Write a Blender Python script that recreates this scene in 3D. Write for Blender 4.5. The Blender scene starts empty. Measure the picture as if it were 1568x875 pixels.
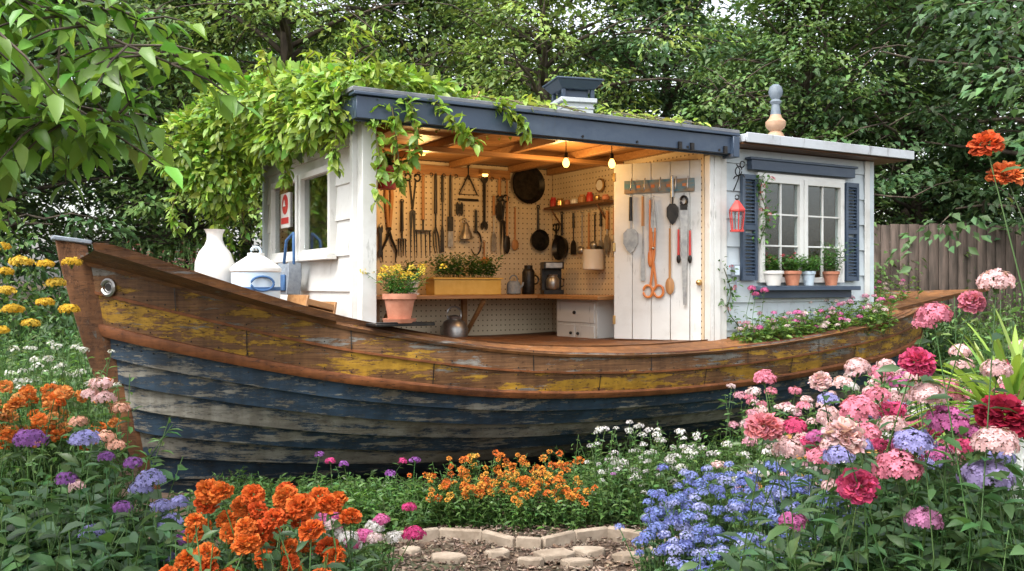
import bpy, math, random
import numpy as np
from mathutils import Vector, Matrix
rng=np.random.default_rng(11); random.seed(11)
pi=math.pi
# ------------------------------------------------------------------ frames
ANG=math.atan2(.502,.864)
LM=Matrix.Translation((-1.152,7.2,0))@Matrix.Rotation(ANG,4,'Z')
LMn=np.array(LM)
def toW(P):
    P=np.asarray(P,float).reshape(-1,3); return P@LMn[:3,:3].T+LMn[:3,3]
def nrm(a): return a/np.maximum(np.linalg.norm(a,axis=-1,keepdims=True),1e-9)
def gh(x,y):
    d=np.clip(np.asarray(y,float)-11.5,0,None); return 2.0*(1-np.exp(-d*.11))
# ------------------------------------------------------------------ materials
def newmat(name):
    m=bpy.data.materials.new(name); m.use_nodes=True; nt=m.node_tree; nt.nodes.clear()
    return m,nt
def N(nt,t,**k):
    n=nt.nodes.new(t)
    for a,b in k.items(): setattr(n,a,b)
    return n
def ramp(nt,src,p0,p1,c0=(0,0,0,1),c1=(1,1,1,1)):
    r=N(nt,'ShaderNodeValToRGB'); e=r.color_ramp.elements
    e[0].position=p0;e[1].position=p1;e[0].color=c0;e[1].color=c1
    nt.links.new(src,r.inputs[0]); return r.outputs[0]
def mixc(nt,f,a,b,bt='MIX'):
    m=N(nt,'ShaderNodeMix',data_type='RGBA',blend_type=bt)
    for s,v in ((m.inputs[0],f),(m.inputs[6],a),(m.inputs[7],b)):
        if hasattr(v,'default_value') : nt.links.new(v,s)
        elif isinstance(v,(int,float)): s.default_value=v
        else: s.default_value=tuple(v)+((1,) if len(v)==3 else ())
    return m.outputs[2]
def noise(nt,scale3,sc=1,detail=6,rough=.6,coord='Object',off=(0,0,0)):
    tc=N(nt,'ShaderNodeTexCoord'); mp=N(nt,'ShaderNodeMapping')
    mp.inputs['Scale'].default_value=scale3; mp.inputs['Location'].default_value=off
    nt.links.new(tc.outputs[coord],mp.inputs[0])
    n=N(nt,'ShaderNodeTexNoise'); n.inputs['Scale'].default_value=sc
    n.inputs['Detail'].default_value=detail; n.inputs['Roughness'].default_value=rough
    nt.links.new(mp.outputs[0],n.inputs['Vector']); return n.outputs['Fac']
def principled(nt,col,rough=.6,metal=0,bump=None,bs=.3,bd=.01,spec=.5):
    b=N(nt,'ShaderNodeBsdfPrincipled'); o=N(nt,'ShaderNodeOutputMaterial')
    if hasattr(col,'default_value'): nt.links.new(col,b.inputs['Base Color'])
    else: b.inputs['Base Color'].default_value=tuple(col)+(1,)
    if hasattr(rough,'default_value'): nt.links.new(rough,b.inputs['Roughness'])
    else: b.inputs['Roughness'].default_value=rough
    b.inputs['Metallic'].default_value=metal
    b.inputs['Specular IOR Level'].default_value=spec
    if bump is not None:
        bp=N(nt,'ShaderNodeBump'); bp.inputs['Strength'].default_value=bs; bp.inputs['Distance'].default_value=bd
        nt.links.new(bump,bp.inputs['Height']); nt.links.new(bp.outputs[0],b.inputs['Normal'])
    nt.links.new(b.outputs[0],o.inputs[0]); return b,o
def pm(name,c1,c2,sc=(3,3,3),rough=.6,metal=0,bs=.25,detail=6,lo=.35,hi=.65,spec=.5):
    m,nt=newmat(name); n=noise(nt,sc,1,detail)
    c=mixc(nt,ramp(nt,n,lo,hi),c1,c2); principled(nt,c,rough,metal,n,bs,.01,spec); return m
def leafmat(name,transl=.3,rough=.5,spec=.4):
    m,nt=newmat(name); a=N(nt,'ShaderNodeAttribute',attribute_name='Col')
    b,o=principled(nt,a.outputs['Color'],rough,spec=spec)
    if transl<=0:return m
    t=N(nt,'ShaderNodeBsdfTranslucent'); mx=N(nt,'ShaderNodeMixShader'); mx.inputs[0].default_value=transl
    g=mixc(nt,1.0,a.outputs['Color'],(1.3,1.25,.8),'MULTIPLY'); nt.links.new(g,t.inputs[0])
    nt.links.new(b.outputs[0],mx.inputs[1]);nt.links.new(t.outputs[0],mx.inputs[2]);nt.links.new(mx.outputs[0],o.inputs[0])
    return m
M_leaf=leafmat('leaf',.34,.42,.5); M_far=leafmat('tree_leaf',.3,.5); M_petal=leafmat('petal',.3,.75,.15); M_stem=leafmat('stem',0,.6)
M_bark=pm('bark',(.035,.025,.018),(.11,.085,.06),(6,6,1.2),.9,bs=.8)
def plank(name,c1,c2,axis=0,rough=.6,bs=.3,g=40):
    s=[2.,2.,2.]; 
    for i in range(3):
        if i!=axis: s[i]=g
    return pm(name,c1,c2,tuple(s),rough,bs=bs,detail=5)
M_wood=plank('workshop_wood',(.28,.13,.045),(.40,.21,.08),0,.45)
M_woodx=plank('tool_wood',(.33,.15,.05),(.5,.26,.10),2,.5)
M_woodd=plank('dark_wood',(.10,.045,.02),(.17,.08,.035),0,.5)
def whitepaint(name,base,dirt,sc=(1,1,1),lo=.48,hi=.72,rough=.55):
    m,nt=newmat(name); n=noise(nt,(1.4*sc[0],1.4*sc[1],2.2*sc[2]),1,9,.65); n2=noise(nt,(9,9,2),1,6,.7,off=(3,1,0))
    c=mixc(nt,ramp(nt,n,lo,hi,c1=(.75,.75,.75,1)),base,dirt)
    c=mixc(nt,ramp(nt,n2,.60,.70,c1=(.8,.8,.8,1)),c,tuple(x*.55 for x in dirt))
    principled(nt,c,rough,bump=n2,bs=.2); return m
M_white=whitepaint('white_paint',(.66,.66,.63),(.48,.465,.42))
M_siding=whitepaint('pale_blue_siding',(.52,.585,.62),(.40,.45,.47))
M_navy=whitepaint('navy_paint',(.04,.062,.10),(.09,.12,.155),rough=.4)
M_roof=pm('roof_felt',(.12,.13,.15),(.2,.21,.22),(5,5,5),.8)
M_roofedge=whitepaint('grey_roof_edge',(.46,.49,.52),(.3,.3,.3))
M_iron=pm('black_iron',(.012,.012,.013),(.04,.035,.03),(20,20,20),.4,.6,.1)
M_steel=pm('worn_steel',(.28,.28,.28),(.45,.44,.42),(20,20,20),.4,.9,.1)
M_brass=pm('brass',(.5,.33,.12),(.65,.45,.2),(20,20,20),.3,.9,.05)
M_orange=pm('orange_handle',(.5,.14,.03),(.6,.2,.05),(9,9,9),.45)
M_red=pm('red_paint',(.45,.025,.025),(.55,.06,.045),(9,9,9),.45)
M_terra=pm('terracotta',(.40,.15,.085),(.52,.23,.14),(9,9,9),.8)
M_ceram=pm('white_ceramic',(.66,.65,.61),(.72,.70,.67),(5,5,5),.3,bs=.03)
M_enblue=pm('pale_blue_enamel',(.45,.56,.66),(.55,.65,.72),(5,5,5),.3,bs=.03)
M_yel=pm('yellow_planter',(.6,.36,.06),(.68,.44,.1),(9,9,9),.5)
M_soil=pm('soil',(.035,.022,.014),(.09,.06,.04),(14,14,14),.95,bs=1)
M_grey=pm('canvas_grey',(.16,.19,.23),(.24,.27,.3),(30,30,30),.8)
M_bluecl=pm('canvas_blue',(.03,.09,.22),(.05,.13,.28),(30,30,30),.8)
M_teal=pm('teal_paint',(.08,.2,.24),(.3,.18,.09),(6,20,20),.6)
M_fence=plank('fence_wood',(.06,.045,.035),(.14,.10,.08),2,.85,.5,14)
M_stone=pm('edging_stone',(.20,.15,.105),(.36,.29,.22),(7,7,7),.9,bs=.8)
def peel(name,wood1,wood2,p1,p2,l1,l2,sx=1.3,sz=7.,k=.18):
    m,nt=newmat(name)
    at=N(nt,'ShaderNodeAttribute',attribute_name='Col'); sep=N(nt,'ShaderNodeSeparateColor'); nt.links.new(at.outputs['Color'],sep.inputs[0])
    grain=noise(nt,(2.5,2.5,70),1,5,.6); wood=mixc(nt,ramp(nt,grain,.35,.65),wood1,wood2)
    nA=noise(nt,(sx,sx,sz),1,12,.78); nB=noise(nt,(sx*.8,sx*.8,sz*1.2),1,12,.80,off=(7.3,2.1,4.4))
    def sh(n,ch,sgn):
        a=N(nt,'ShaderNodeMath',operation='MULTIPLY_ADD'); nt.links.new(sep.outputs[ch],a.inputs[0]); a.inputs[1].default_value=k*sgn
        nt.links.new(n,a.inputs[2]); s=N(nt,'ShaderNodeMath',operation='SUBTRACT'); nt.links.new(a.outputs[0],s.inputs[0]); s.inputs[1].default_value=k*.5*sgn
        return s.outputs[0]
    mA=ramp(nt,sh(nA,0,1),l1,l1+.02); mB=ramp(nt,sh(nB,1,1),l2,l2+.02)
    gr2=noise(nt,(6,6,30),1,4,.6,off=(1,1,1))
    P1=mixc(nt,ramp(nt,gr2,.3,.7),p1,tuple(c*.6 for c in p1)); P2=mixc(nt,ramp(nt,gr2,.3,.7),p2,tuple(c*.65 for c in p2))
    c=mixc(nt,mA,wood,P1); c=mixc(nt,mB,c,P2)
    gl=noise(nt,(.8,.8,2.2),1,5,.6,off=(5,5,5)); c=mixc(nt,1.0,c,ramp(nt,gl,.3,.72,(.5,.48,.46,1),(1.15,1.15,1.15,1)),'MULTIPLY')
    fl=noise(nt,(14,14,50),1,4,.7); c=mixc(nt,ramp(nt,fl,.58,.66,c1=(.85,.85,.85,1)),c,tuple(x*.6 for x in wood1))
    dr=noise(nt,(9,9,1.2),1,4,.6,off=(2,8,1)); c=mixc(nt,1.0,c,ramp(nt,dr,.35,.6,(.68,.65,.62,1),(1,1,1,1)),'MULTIPLY')
    h=N(nt,'ShaderNodeMath',operation='ADD'); nt.links.new(mA,h.inputs[0]); nt.links.new(mB,h.inputs[1])
    h2=N(nt,'ShaderNodeMath',operation='ADD'); nt.links.new(h.outputs[0],h2.inputs[0]); nt.links.new(grain,h2.inputs[1])
    principled(nt,c,.66,bump=h2.outputs[0],bs=.6,bd=.005,spec=.3); return m
M_hullblue=peel('peeling_blue_planks',(.13,.115,.09),(.26,.24,.185),(.032,.062,.10),(.30,.285,.24),.43,.515,1.6,7.5)
M_hullochre=peel('peeling_ochre_planks',(.11,.05,.02),(.24,.12,.05),(.52,.29,.03),(.27,.255,.225),.525,.555,1.6,7.5)
M_rust=peel('rust_brown_rail',(.11,.04,.018),(.2,.075,.03),(.30,.105,.035),(.3,.2,.13),.42,.62,2.,9.)
M_stem_w=peel('stem_timber',(.10,.045,.02),(.22,.10,.045),(.25,.11,.045),(.25,.23,.2),.47,.58,5.,2.)
M_cap=peel('worn_cap_rail',(.14,.065,.03),(.27,.13,.06),(.32,.14,.05),(.36,.33,.3),.47,.57,1.5,20.)
M_inner=pm('inner_red_paint',(.16,.04,.03),(.3,.13,.09),(3,3,9),.7)
def pegmat(name,ax):
    m,nt=newmat(name); tc=N(nt,'ShaderNodeTexCoord'); s=N(nt,'ShaderNodeSeparateXYZ'); nt.links.new(tc.outputs['Object'],s.inputs[0])
    outs=[]
    for i in (ax,2):
        d=N(nt,'ShaderNodeMath',operation='DIVIDE'); nt.links.new(s.outputs[i],d.inputs[0]); d.inputs[1].default_value=.062
        f=N(nt,'ShaderNodeMath',operation='FRACT'); nt.links.new(d.outputs[0],f.inputs[0])
        q=N(nt,'ShaderNodeMath',operation='SUBTRACT'); nt.links.new(f.outputs[0],q.inputs[0]); q.inputs[1].default_value=.5
        p=N(nt,'ShaderNodeMath',operation='POWER'); nt.links.new(q.outputs[0],p.inputs[0]); p.inputs[1].default_value=2; outs.append(p)
    a=N(nt,'ShaderNodeMath',operation='ADD'); nt.links.new(outs[0].outputs[0],a.inputs[0]); nt.links.new(outs[1].outputs[0],a.inputs[1])
    l=N(nt,'ShaderNodeMath',operation='LESS_THAN'); nt.links.new(a.outputs[0],l.inputs[0]); l.inputs[1].default_value=.02
    n=noise(nt,(2,2,2),1,6); base=mixc(nt,ramp(nt,n,.35,.7),(.68,.57,.40),(.56,.45,.30))
    c=mixc(nt,l.outputs[0],base,(.12,.08,.045)); principled(nt,c,.7); return m
M_pegx=pegmat('pegboard_back',0); M_pegy=pegmat('pegboard_side',1)
def glass(name,f):
    m,nt=newmat(name); o=N(nt,'ShaderNodeOutputMaterial');g=N(nt,'ShaderNodeBsdfGlossy');g.inputs['Roughness'].default_value=.03
    t=N(nt,'ShaderNodeBsdfTransparent');t.inputs[0].default_value=(.85,.9,.9,1);mx=N(nt,'ShaderNodeMixShader');mx.inputs[0].default_value=f
    nt.links.new(t.outputs[0],mx.inputs[1]);nt.links.new(g.outputs[0],mx.inputs[2]);nt.links.new(mx.outputs[0],o.inputs[0]);return m
M_glass=glass('window_glass',.10)
m,nt=newmat('lit_bulb'); o=N(nt,'ShaderNodeOutputMaterial');e=N(nt,'ShaderNodeEmission');e.inputs[0].default_value=(1,.5,.12,1);e.inputs[1].default_value=6
nt.links.new(e.outputs[0],o.inputs[0]);M_bulb=m
m,nt=newmat('mulch_ground'); n=noise(nt,(9,9,9),1,10,.7); n2=noise(nt,(1.2,1.2,1.2),1,5)
c=mixc(nt,ramp(nt,n,.35,.65),(.045,.028,.018),(.14,.09,.06)); c=mixc(nt,ramp(nt,n2,.5,.7),c,(.05,.06,.025)); principled(nt,c,.95,bump=n,bs=1,bd=.03);M_ground=m
# ------------------------------------------------------------------ mesh builder
class MB:
    def __init__(s): s.V=[];s.L=[];s.C=[];s.M=[];s.K=[];s.n=0
    def add(s,V,F,m=0,col=(1,1,1)):
        V=np.asarray(V,float); s.V.append(V); s.L.append(np.array([i for f in F for i in f],int)+s.n)
        s.C.append(np.array([len(f) for f in F])); s.M.append(np.full(len(F),m)); s.n+=len(V)
        s.K.append(np.tile(np.asarray(col,float),(len(V),1)))
    def inst(s,T,F,P,X,Y,Z,S,m,col):
        T=np.asarray(T,float);n=len(P);k=len(T)
        if n==0:return
        S=np.asarray(S,float)
        V=P[:,None,:]+T[None,:,0:1]*S[:,None,0:1]*X[:,None,:]+T[None,:,1:2]*S[:,None,1:2]*Y[:,None,:]+T[None,:,2:3]*S[:,None,2:3]*Z[:,None,:]
        s.V.append(V.reshape(-1,3)); fl=np.array([i for f in F for i in f]); ln=np.array([len(f) for f in F])
        s.L.append((fl[None,:]+(np.arange(n)*k)[:,None]).ravel()+s.n); s.C.append(np.tile(ln,n)); s.M.append(np.full(n*len(F),m))
        s.K.append(np.repeat(np.asarray(col,float),k,axis=0)); s.n+=n*k
    def box(s,c,sz,m=0,R=None,col=(1,1,1)):
        V=np.array([[x,y,z] for x in(-.5,.5) for y in(-.5,.5) for z in(-.5,.5)])*np.array(sz)
        if R is not None: V=V@np.array(R.to_3x3()).T
        s.add(V+np.array(c),[(0,1,3,2),(4,6,7,5),(0,4,5,1),(2,3,7,6),(0,2,6,4),(1,5,7,3)],m,col)
    def bb(s,x0,x1,y0,y1,z0,z1,m=0,col=(1,1,1)): s.box(((x0+x1)/2,(y0+y1)/2,(z0+z1)/2),(x1-x0,y1-y0,z1-z0),m,None,col)
    def tube(s,path,rad,m=0,n=8,col=(1,1,1)):
        P=np.asarray(path,float);k=len(P); rad=np.broadcast_to(np.asarray(rad,float),(k,))
        T=nrm(np.gradient(P,axis=0)); up=np.array([0,0,1.]) if abs(T[:,2]).mean()<.8 else np.array([1.,0,0])
        A=nrm(np.cross(np.tile(up,(k,1)),T));B=np.cross(T,A); a=np.arange(n)*2*pi/n
        V=(P[:,None]+rad[:,None,None]*(np.cos(a)[None,:,None]*A[:,None]+np.sin(a)[None,:,None]*B[:,None])).reshape(-1,3)
        F=[(i*n+j,i*n+(j+1)%n,(i+1)*n+(j+1)%n,(i+1)*n+j) for i in range(k-1) for j in range(n)]
        F.append(tuple(range(n))[::-1]);F.append(tuple((k-1)*n+j for j in range(n))); s.add(V,F,m,col)
    def cyl(s,p0,p1,r0,r1=None,m=0,n=12): s.tube([p0,p1],[r0,r0 if r1 is None else r1],m,n)
    def lathe(s,prof,c=(0,0,0),m=0,n=24,R=None,sc=(1,1,1),col=(1,1,1)):
        a=np.arange(n)*2*pi/n; V=np.array([[r*np.cos(t),r*np.sin(t),z] for r,z in prof for t in a])*np.array(sc);k=len(prof)
        if R is not None: V=V@np.array(R.to_3x3()).T
        F=[(i*n+j,i*n+(j+1)%n,(i+1)*n+(j+1)%n,(i+1)*n+j) for i in range(k-1) for j in range(n)]
        F.append(tuple(range(n))[::-1]);F.append(tuple((k-1)*n+j for j in range(n)))
        s.add(V+np.array(c),F,m,col)
    def ball(s,c,r,m=0,sc=(1,1,1),n=14): s.lathe([(max(1e-4,r*math.sin(pi*i/8)),-r*math.cos(pi*i/8)) for i in range(9)],c,m,n,None,sc)
    def torus(s,c,R,r,m=0,ax='Y',n=20,sx=1.):
        a=np.arange(n+1)*2*pi/n
        P=np.array([[R*sx*np.cos(t),0,R*np.sin(t)] for t in a]) if ax=='Y' else (np.array([[R*np.cos(t),R*np.sin(t),0] for t in a]) if ax=='Z' else np.array([[0,R*np.cos(t),R*np.sin(t)] for t in a]))
        s.tube(P+np.array(c),r,m,6)
    def plate(s,pts,y0,y1,m=0):
        k=len(pts); V=[[x,y0,z] for x,z in pts]+[[x,y1,z] for x,z in pts]
        F=[tuple(range(k)),tuple(range(2*k-1,k-1,-1))]+[(i,(i+1)%k+0,(i+1)%k+k,i+k) for i in range(k)]
        s.add(V,[F[0],F[1]]+[(f[1],f[0],f[3],f[2]) for f in F[2:]],m)
    def make(s,name,mats,mat=None,parent=None,bevel=0,smooth=True,world=True,ang=35):
        me=bpy.data.meshes.new(name); V=np.concatenate(s.V);L=np.concatenate(s.L);C=np.concatenate(s.C);M=np.concatenate(s.M);K=np.concatenate(s.K)
        me.vertices.add(len(V));me.vertices.foreach_set('co',V.ravel());me.loops.add(len(L));me.loops.foreach_set('vertex_index',L.astype(np.int32))
        me.polygons.add(len(C));me.polygons.foreach_set('loop_start',np.concatenate([[0],np.cumsum(C)[:-1]]).astype(np.int32))
        me.polygons.foreach_set('material_index',M.astype(np.int32)); me.update(calc_edges=True)
        a=me.color_attributes.new('Col','FLOAT_COLOR','POINT'); a.data.foreach_set('color',np.hstack([K,np.ones((len(K),1))]).ravel())
        for x in mats: me.materials.append(x)
        me.validate()
        if smooth:
            me.polygons.foreach_set('use_smooth',np.ones(len(me.polygons),bool)); me.set_sharp_from_angle(angle=math.radians(ang))
        ob=bpy.data.objects.new(name,me); bpy.context.scene.collection.objects.link(ob)
        if mat is not None: ob.matrix_world=mat
        if parent is not None:
            mw=ob.matrix_world.copy(); ob.parent=parent; ob.matrix_parent_inverse=parent.matrix_world.inverted(); ob.matrix_world=mw
        if bevel:
            b=ob.modifiers.new('bevel','BEVEL'); b.width=bevel;b.segments=1;b.limit_method='ANGLE';b.angle_limit=math.radians(40)
        return ob
def empty(name,mat=None):
    e=bpy.data.objects.new(name,None); bpy.context.scene.collection.objects.link(e)
    if mat is not None: e.matrix_world=mat
    bpy.context.view_layer.update(); return e
# ------------------------------------------------------------------ foliage templates
LEAF=([(0,0,0),(.32,.42,.07),(.36,0,0),(.32,-.42,.07),(.7,.34,.02),(.72,0,-.06),(.7,-.34,.02),(1.05,0,-.2)],[(0,2,1),(0,3,2),(1,2,5,4),(2,3,6,5),(4,5,7),(5,6,7)])
RH=([(0,0,0),(.45,.5,.12),(1,0,-.12),(.45,-.5,.12)],[(0,2,1),(0,3,2)])
PET=([(0,0,0),(.6,.5,.08),(1,.3,-.12),(1.02,-.3,-.12),(.6,-.5,.08)],[(0,1,2),(0,2,3),(0,3,4)])
_f=[(0,0,.0)];_ff=[]
for i in range(5):
    a=i*2*pi/5; _f+= [(.42*math.cos(a-.63),.42*math.sin(a-.63),.06),(.95*math.cos(a-.28),.95*math.sin(a-.28),.0),(.95*math.cos(a+.28),.95*math.sin(a+.28),.0)]
for i in range(5): _ff.append((0,1+3*i,2+3*i,3+3*i)); _ff.append((0,3+3*i,1+3*((i+1)%5)))
FLO=(_f,_ff)
TRI=([(0,math.cos(t),math.sin(t)) for t in (0,2.09,4.19)]+[(1,math.cos(t)*.8,math.sin(t)*.8) for t in (0,2.09,4.19)],[(0,1,4,3),(1,2,5,4),(2,0,3,5)])
def frames(D,up):
    D=nrm(D);Y=nrm(np.cross(up,D));return D,Y,np.cross(D,Y)
def segs(mb,A,B,r,m,col):
    d=B-A;L=np.linalg.norm(d,axis=1);X,Y,Z=frames(d,np.tile([.3,.9,.1],(len(A),1)));r=np.broadcast_to(r,(len(A),))
    mb.inst(*TRI,A,X,Y,Z,np.stack([L,r,r],1),m,np.broadcast_to(col,(len(A),3)))
def leaves(mb,P,D,L,w,col,m=0,tmpl=LEAF,tw=.5):
    n=len(P);up=np.array([0,0,1.])+rng.normal(0,tw,(n,3));X,Y,Z=frames(D,up)
    mb.inst(*tmpl,P,X,Y,Z,np.stack([L,L*w,L],1),m,col)
def vary(c,n,v=.2,h=.12):
    c=np.asarray(c,float); return np.clip(c*(1+rng.normal(0,v,(n,1)))*(1+rng.normal(0,h,(n,3))*np.array([1,.4,1])),.003,.95)
PD=.8
def soft(c): c=np.asarray(c,float); return c*.93+c.mean()*.07
def pom(mb,P,R,col,n=60,m=1,flat=.8,deep=.55,ps=.42):
    P=np.asarray(P,float).reshape(-1,3)
    for p,r,c in zip(P,R,col):
        c=soft(c);i=np.arange(n)+.5; th=np.arccos(1-1.4*i/n); ph=i*2.39996+rng.uniform(0,6); th=th+rng.normal(0,.08,n)
        tilt=rng.normal(0,.25,2)+np.array([-p[0]*.06,-.35])
        d=np.stack([np.sin(th)*np.cos(ph),np.sin(th)*np.sin(ph),np.cos(th)],1)
        upv=nrm(np.array([tilt[0],tilt[1],1.])); a=nrm(np.cross(upv,[0,1,0.1]));b=np.cross(upv,a)
        d=d[:,0:1]*a+d[:,1:2]*b+d[:,2:3]*upv*flat
        D=nrm(d+rng.normal(0,.3,(n,3))); X,Y,Z=frames(D,np.tile(upv,(n,1))+rng.normal(0,.5,(n,3)))
        L=r*rng.uniform(ps*.8,ps*1.25,n); k=np.clip(deep+(1.2-deep)*rng.random((n,1)),0,1.3)
        hue=1+rng.normal(0,.06,(n,3))
        mb.inst(*PET,p+d*(r*rng.uniform(.38,.66,(n,1))),X,Y,Z,np.stack([L,L*1.1,L],1),m,np.clip(c*k*PD*hue,0,.95))
def umbel(mb,P,R,col,n=30,m=1,flat=.75,fs=.26):
    for p,r,c in zip(np.asarray(P,float).reshape(-1,3),R,col):
        c=soft(c);i=np.arange(n)+.5; th=np.arccos(1-1.2*i/n);ph=i*2.39996+rng.uniform(0,6)
        d=np.stack([np.sin(th)*np.cos(ph),np.sin(th)*np.sin(ph),np.cos(th)*1.],1)+rng.normal(0,.09,(n,3))
        nn=nrm(d*np.array([1,1,1/flat])+rng.normal(0,.25,(n,3)));X=nrm(np.cross(nn,[.3,.5,.2]));Y=np.cross(nn,X)
        s=r*fs*rng.uniform(.75,1.3,n)
        mb.inst(*FLO,p+d*np.array([1,1,flat])*r*.85,X,Y,nn,np.stack([s,s,s],1),m,np.clip(c*PD*(.65+.55*rng.random((n,1))),0,.95))
        q=max(5,n//4); dd=d[:q]; segs(mb,np.tile(p-np.array([0,0,r*.6]),(q,1)),p+dd*np.array([1,1,flat])*r*.8,r*.02,2,(.08,.15,.04))
def bed(mb,base,h,lean=.25,nl=10,L=.07,w=.5,lc=(.05,.12,.025),fl=None,ff=.5,hr=(.03,.045),cols=((.8,.3,.02),),npet=22,sr=.004,e0=-.25,e1=.7,tmpl=LEAF,tops=None):
    base=np.asarray(base,float);n=len(base);h=np.broadcast_to(h,(n,)).astype(float)
    if tops is None: top=base+np.stack([rng.normal(0,lean,n)*h,rng.normal(0,lean,n)*h,h],1)
    else: top=np.asarray(tops,float);h=top[:,2]-base[:,2]
    mid=(base+top)/2+np.stack([rng.normal(0,.08,n)*h,rng.normal(0,.08,n)*h,.06*h],1)
    sc=vary((.06,.12,.03),n); segs(mb,base,mid,sr,2,sc);segs(mb,mid,top,sr*.8,2,sc)
    t=(np.arange(nl)+.5)/nl; t=.12+.84*np.clip(t[None]+rng.normal(0,.03,(n,nl)),0,1)
    tt=t[...,None]; P=((1-tt)**2*base[:,None]+2*tt*(1-tt)*(2*mid-(base+top)/2)[:,None]+tt**2*top[:,None]).reshape(-1,3)
    az=(np.arange(nl)*2.4)[None]+rng.uniform(0,6.28,(n,1))+rng.normal(0,.3,(n,nl)); e=rng.uniform(e0,e1,(n,nl))
    D=np.stack([np.cos(az)*np.cos(e),np.sin(az)*np.cos(e),np.sin(e)],-1).reshape(-1,3)
    LL=(L*(1.15-.55*t)*rng.uniform(.7,1.3,(n,nl))).ravel()
    leaves(mb,P,D,LL,w,vary(lc,n*nl,.22,.12),0,tmpl,.35)
    if fl:
        idx=np.where(rng.random(n)<ff)[0]; k=len(idx)
        if k:
            c=np.array(cols)[rng.integers(0,len(cols),k)]*rng.uniform(.85,1.15,(k,1)); R=rng.uniform(hr[0],hr[1],k); Pt=top[idx]
            if fl=='pom': pom(mb,Pt,R,c,npet)
            elif fl=='umbel': umbel(mb,Pt,R,c,npet)
            elif fl=='flat': umbel(mb,Pt,R,c,npet,flat=.5,fs=.2)
    return top
FM=[M_leaf,M_petal,M_stem]
def area(n,x0,x1,y0,y1):
    x=rng.uniform(x0,x1,n);y=rng.uniform(y0,y1,n);return np.stack([x,y,gh(x,y)-.02],1)
def ell(n,cx,cy,rx,ry):
    a=rng.uniform(0,2*pi,n);r=np.sqrt(rng.random(n));x=cx+rx*r*np.cos(a);y=cy+ry*r*np.sin(a);return np.stack([x,y,gh(x,y)-.02],1)
# ------------------------------------------------------------------ ground
gx=np.concatenate([np.linspace(-120,-14,8),np.linspace(-12,14,60),np.linspace(16,120,8)]);gy=np.concatenate([np.linspace(-60,-2,6),np.linspace(0,26,60),np.linspace(28,160,10)])
X,Y=np.meshgrid(gx,gy);Z=gh(X,Y)+.02*np.sin(X*3.1)*np.cos(Y*2.7)*((Y<11)&(abs(X)<12)&(Y>0))
V=np.stack([X,Y,Z],-1).reshape(-1,3);nx=len(gx);F=[(j*nx+i,j*nx+i+1,(j+1)*nx+i+1,(j+1)*nx+i) for j in range(len(gy)-1) for i in range(nx-1)]
mb=MB();mb.add(V,F);mb.make('ground',[M_ground])
n=9000;P=area(n,-1.6,1.9,4.4,6.6);P[:,2]=.01+rng.random(n)*.025
az=rng.uniform(0,6.28,n);D=np.stack([np.cos(az),np.sin(az),rng.normal(0,.25,n)],1);Xa,Ya,Za=frames(D,np.array([0,0,1.])+rng.normal(0,.4,(n,3)))
BX=([(x,y,z) for x in(-.5,.5) for y in(-.5,.5) for z in(-.5,.5)],[(0,1,3,2),(4,6,7,5),(0,4,5,1),(2,3,7,6),(0,2,6,4),(1,5,7,3)])
mb=MB();cc=np.array([(.12,.075,.05),(.17,.115,.08),(.07,.042,.028),(.25,.19,.14)])[rng.integers(0,4,n)]
mb.inst(*BX,P,Xa,Ya,Za,np.stack([rng.uniform(.012,.05,n),rng.uniform(.006,.018,n),rng.uniform(.003,.008,n)],1),0,vary(cc,n,.2,.05));mb.make('wood_chip_mulch',[M_stem],smooth=False)
mb=MB();pts=[(-1.05,5.95),(-.8,6.16),(-.5,6.27),(-.2,6.2),(.02,6.05),(.2,6.02),(.42,6.2),(.66,6.3),(.9,6.18),(1.15,6.0),(1.35,5.75)]
for a,b in zip(pts[:-1],pts[1:]):
    d=Vector((b[0]-a[0],b[1]-a[1],0));L=d.length;R=Matrix.Rotation(math.atan2(d.y,d.x)+random.uniform(-.07,.07),4,'Z')@Matrix.Rotation(random.uniform(-.1,.1),4,'X')@Matrix.Rotation(random.uniform(-.03,.03),4,'Y')
    mb.box(((a[0]+b[0])/2,(a[1]+b[1])/2,.03),(L*random.uniform(.93,1.03),.04+random.random()*.015,.12),0,R)
mb.make('path_edging',[M_stone],bevel=.01)
mb=MB()
for (x,y,r) in((.28,5.82,.11),(.5,5.9,.09),(-.1,5.85,.07),(.75,5.78,.08),(-.4,5.75,.09),(.12,5.68,.06),(.95,5.9,.06),(-.65,5.9,.06),(.4,5.66,.07)):
    k=random.randint(6,8)
    pr=[(x+r*random.uniform(.75,1.15)*math.cos(t*2*pi/k)*1.4,y+r*random.uniform(.6,1.)*math.sin(t*2*pi/k)) for t in range(k)]
    V=[(a,b,.0) for a,b in pr]+[(a,b,.055+random.uniform(-.004,.008)) for a,b in pr];mb.add(V,[tuple(range(k))[::-1]]+[(k,k+q,k+q+1) for q in range(1,k-1)]+[(q,(q+1)%k,(q+1)%k+k,q+k) for q in range(k)])
mb.make('stepping_stones',[M_stone],bevel=.008)
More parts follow.
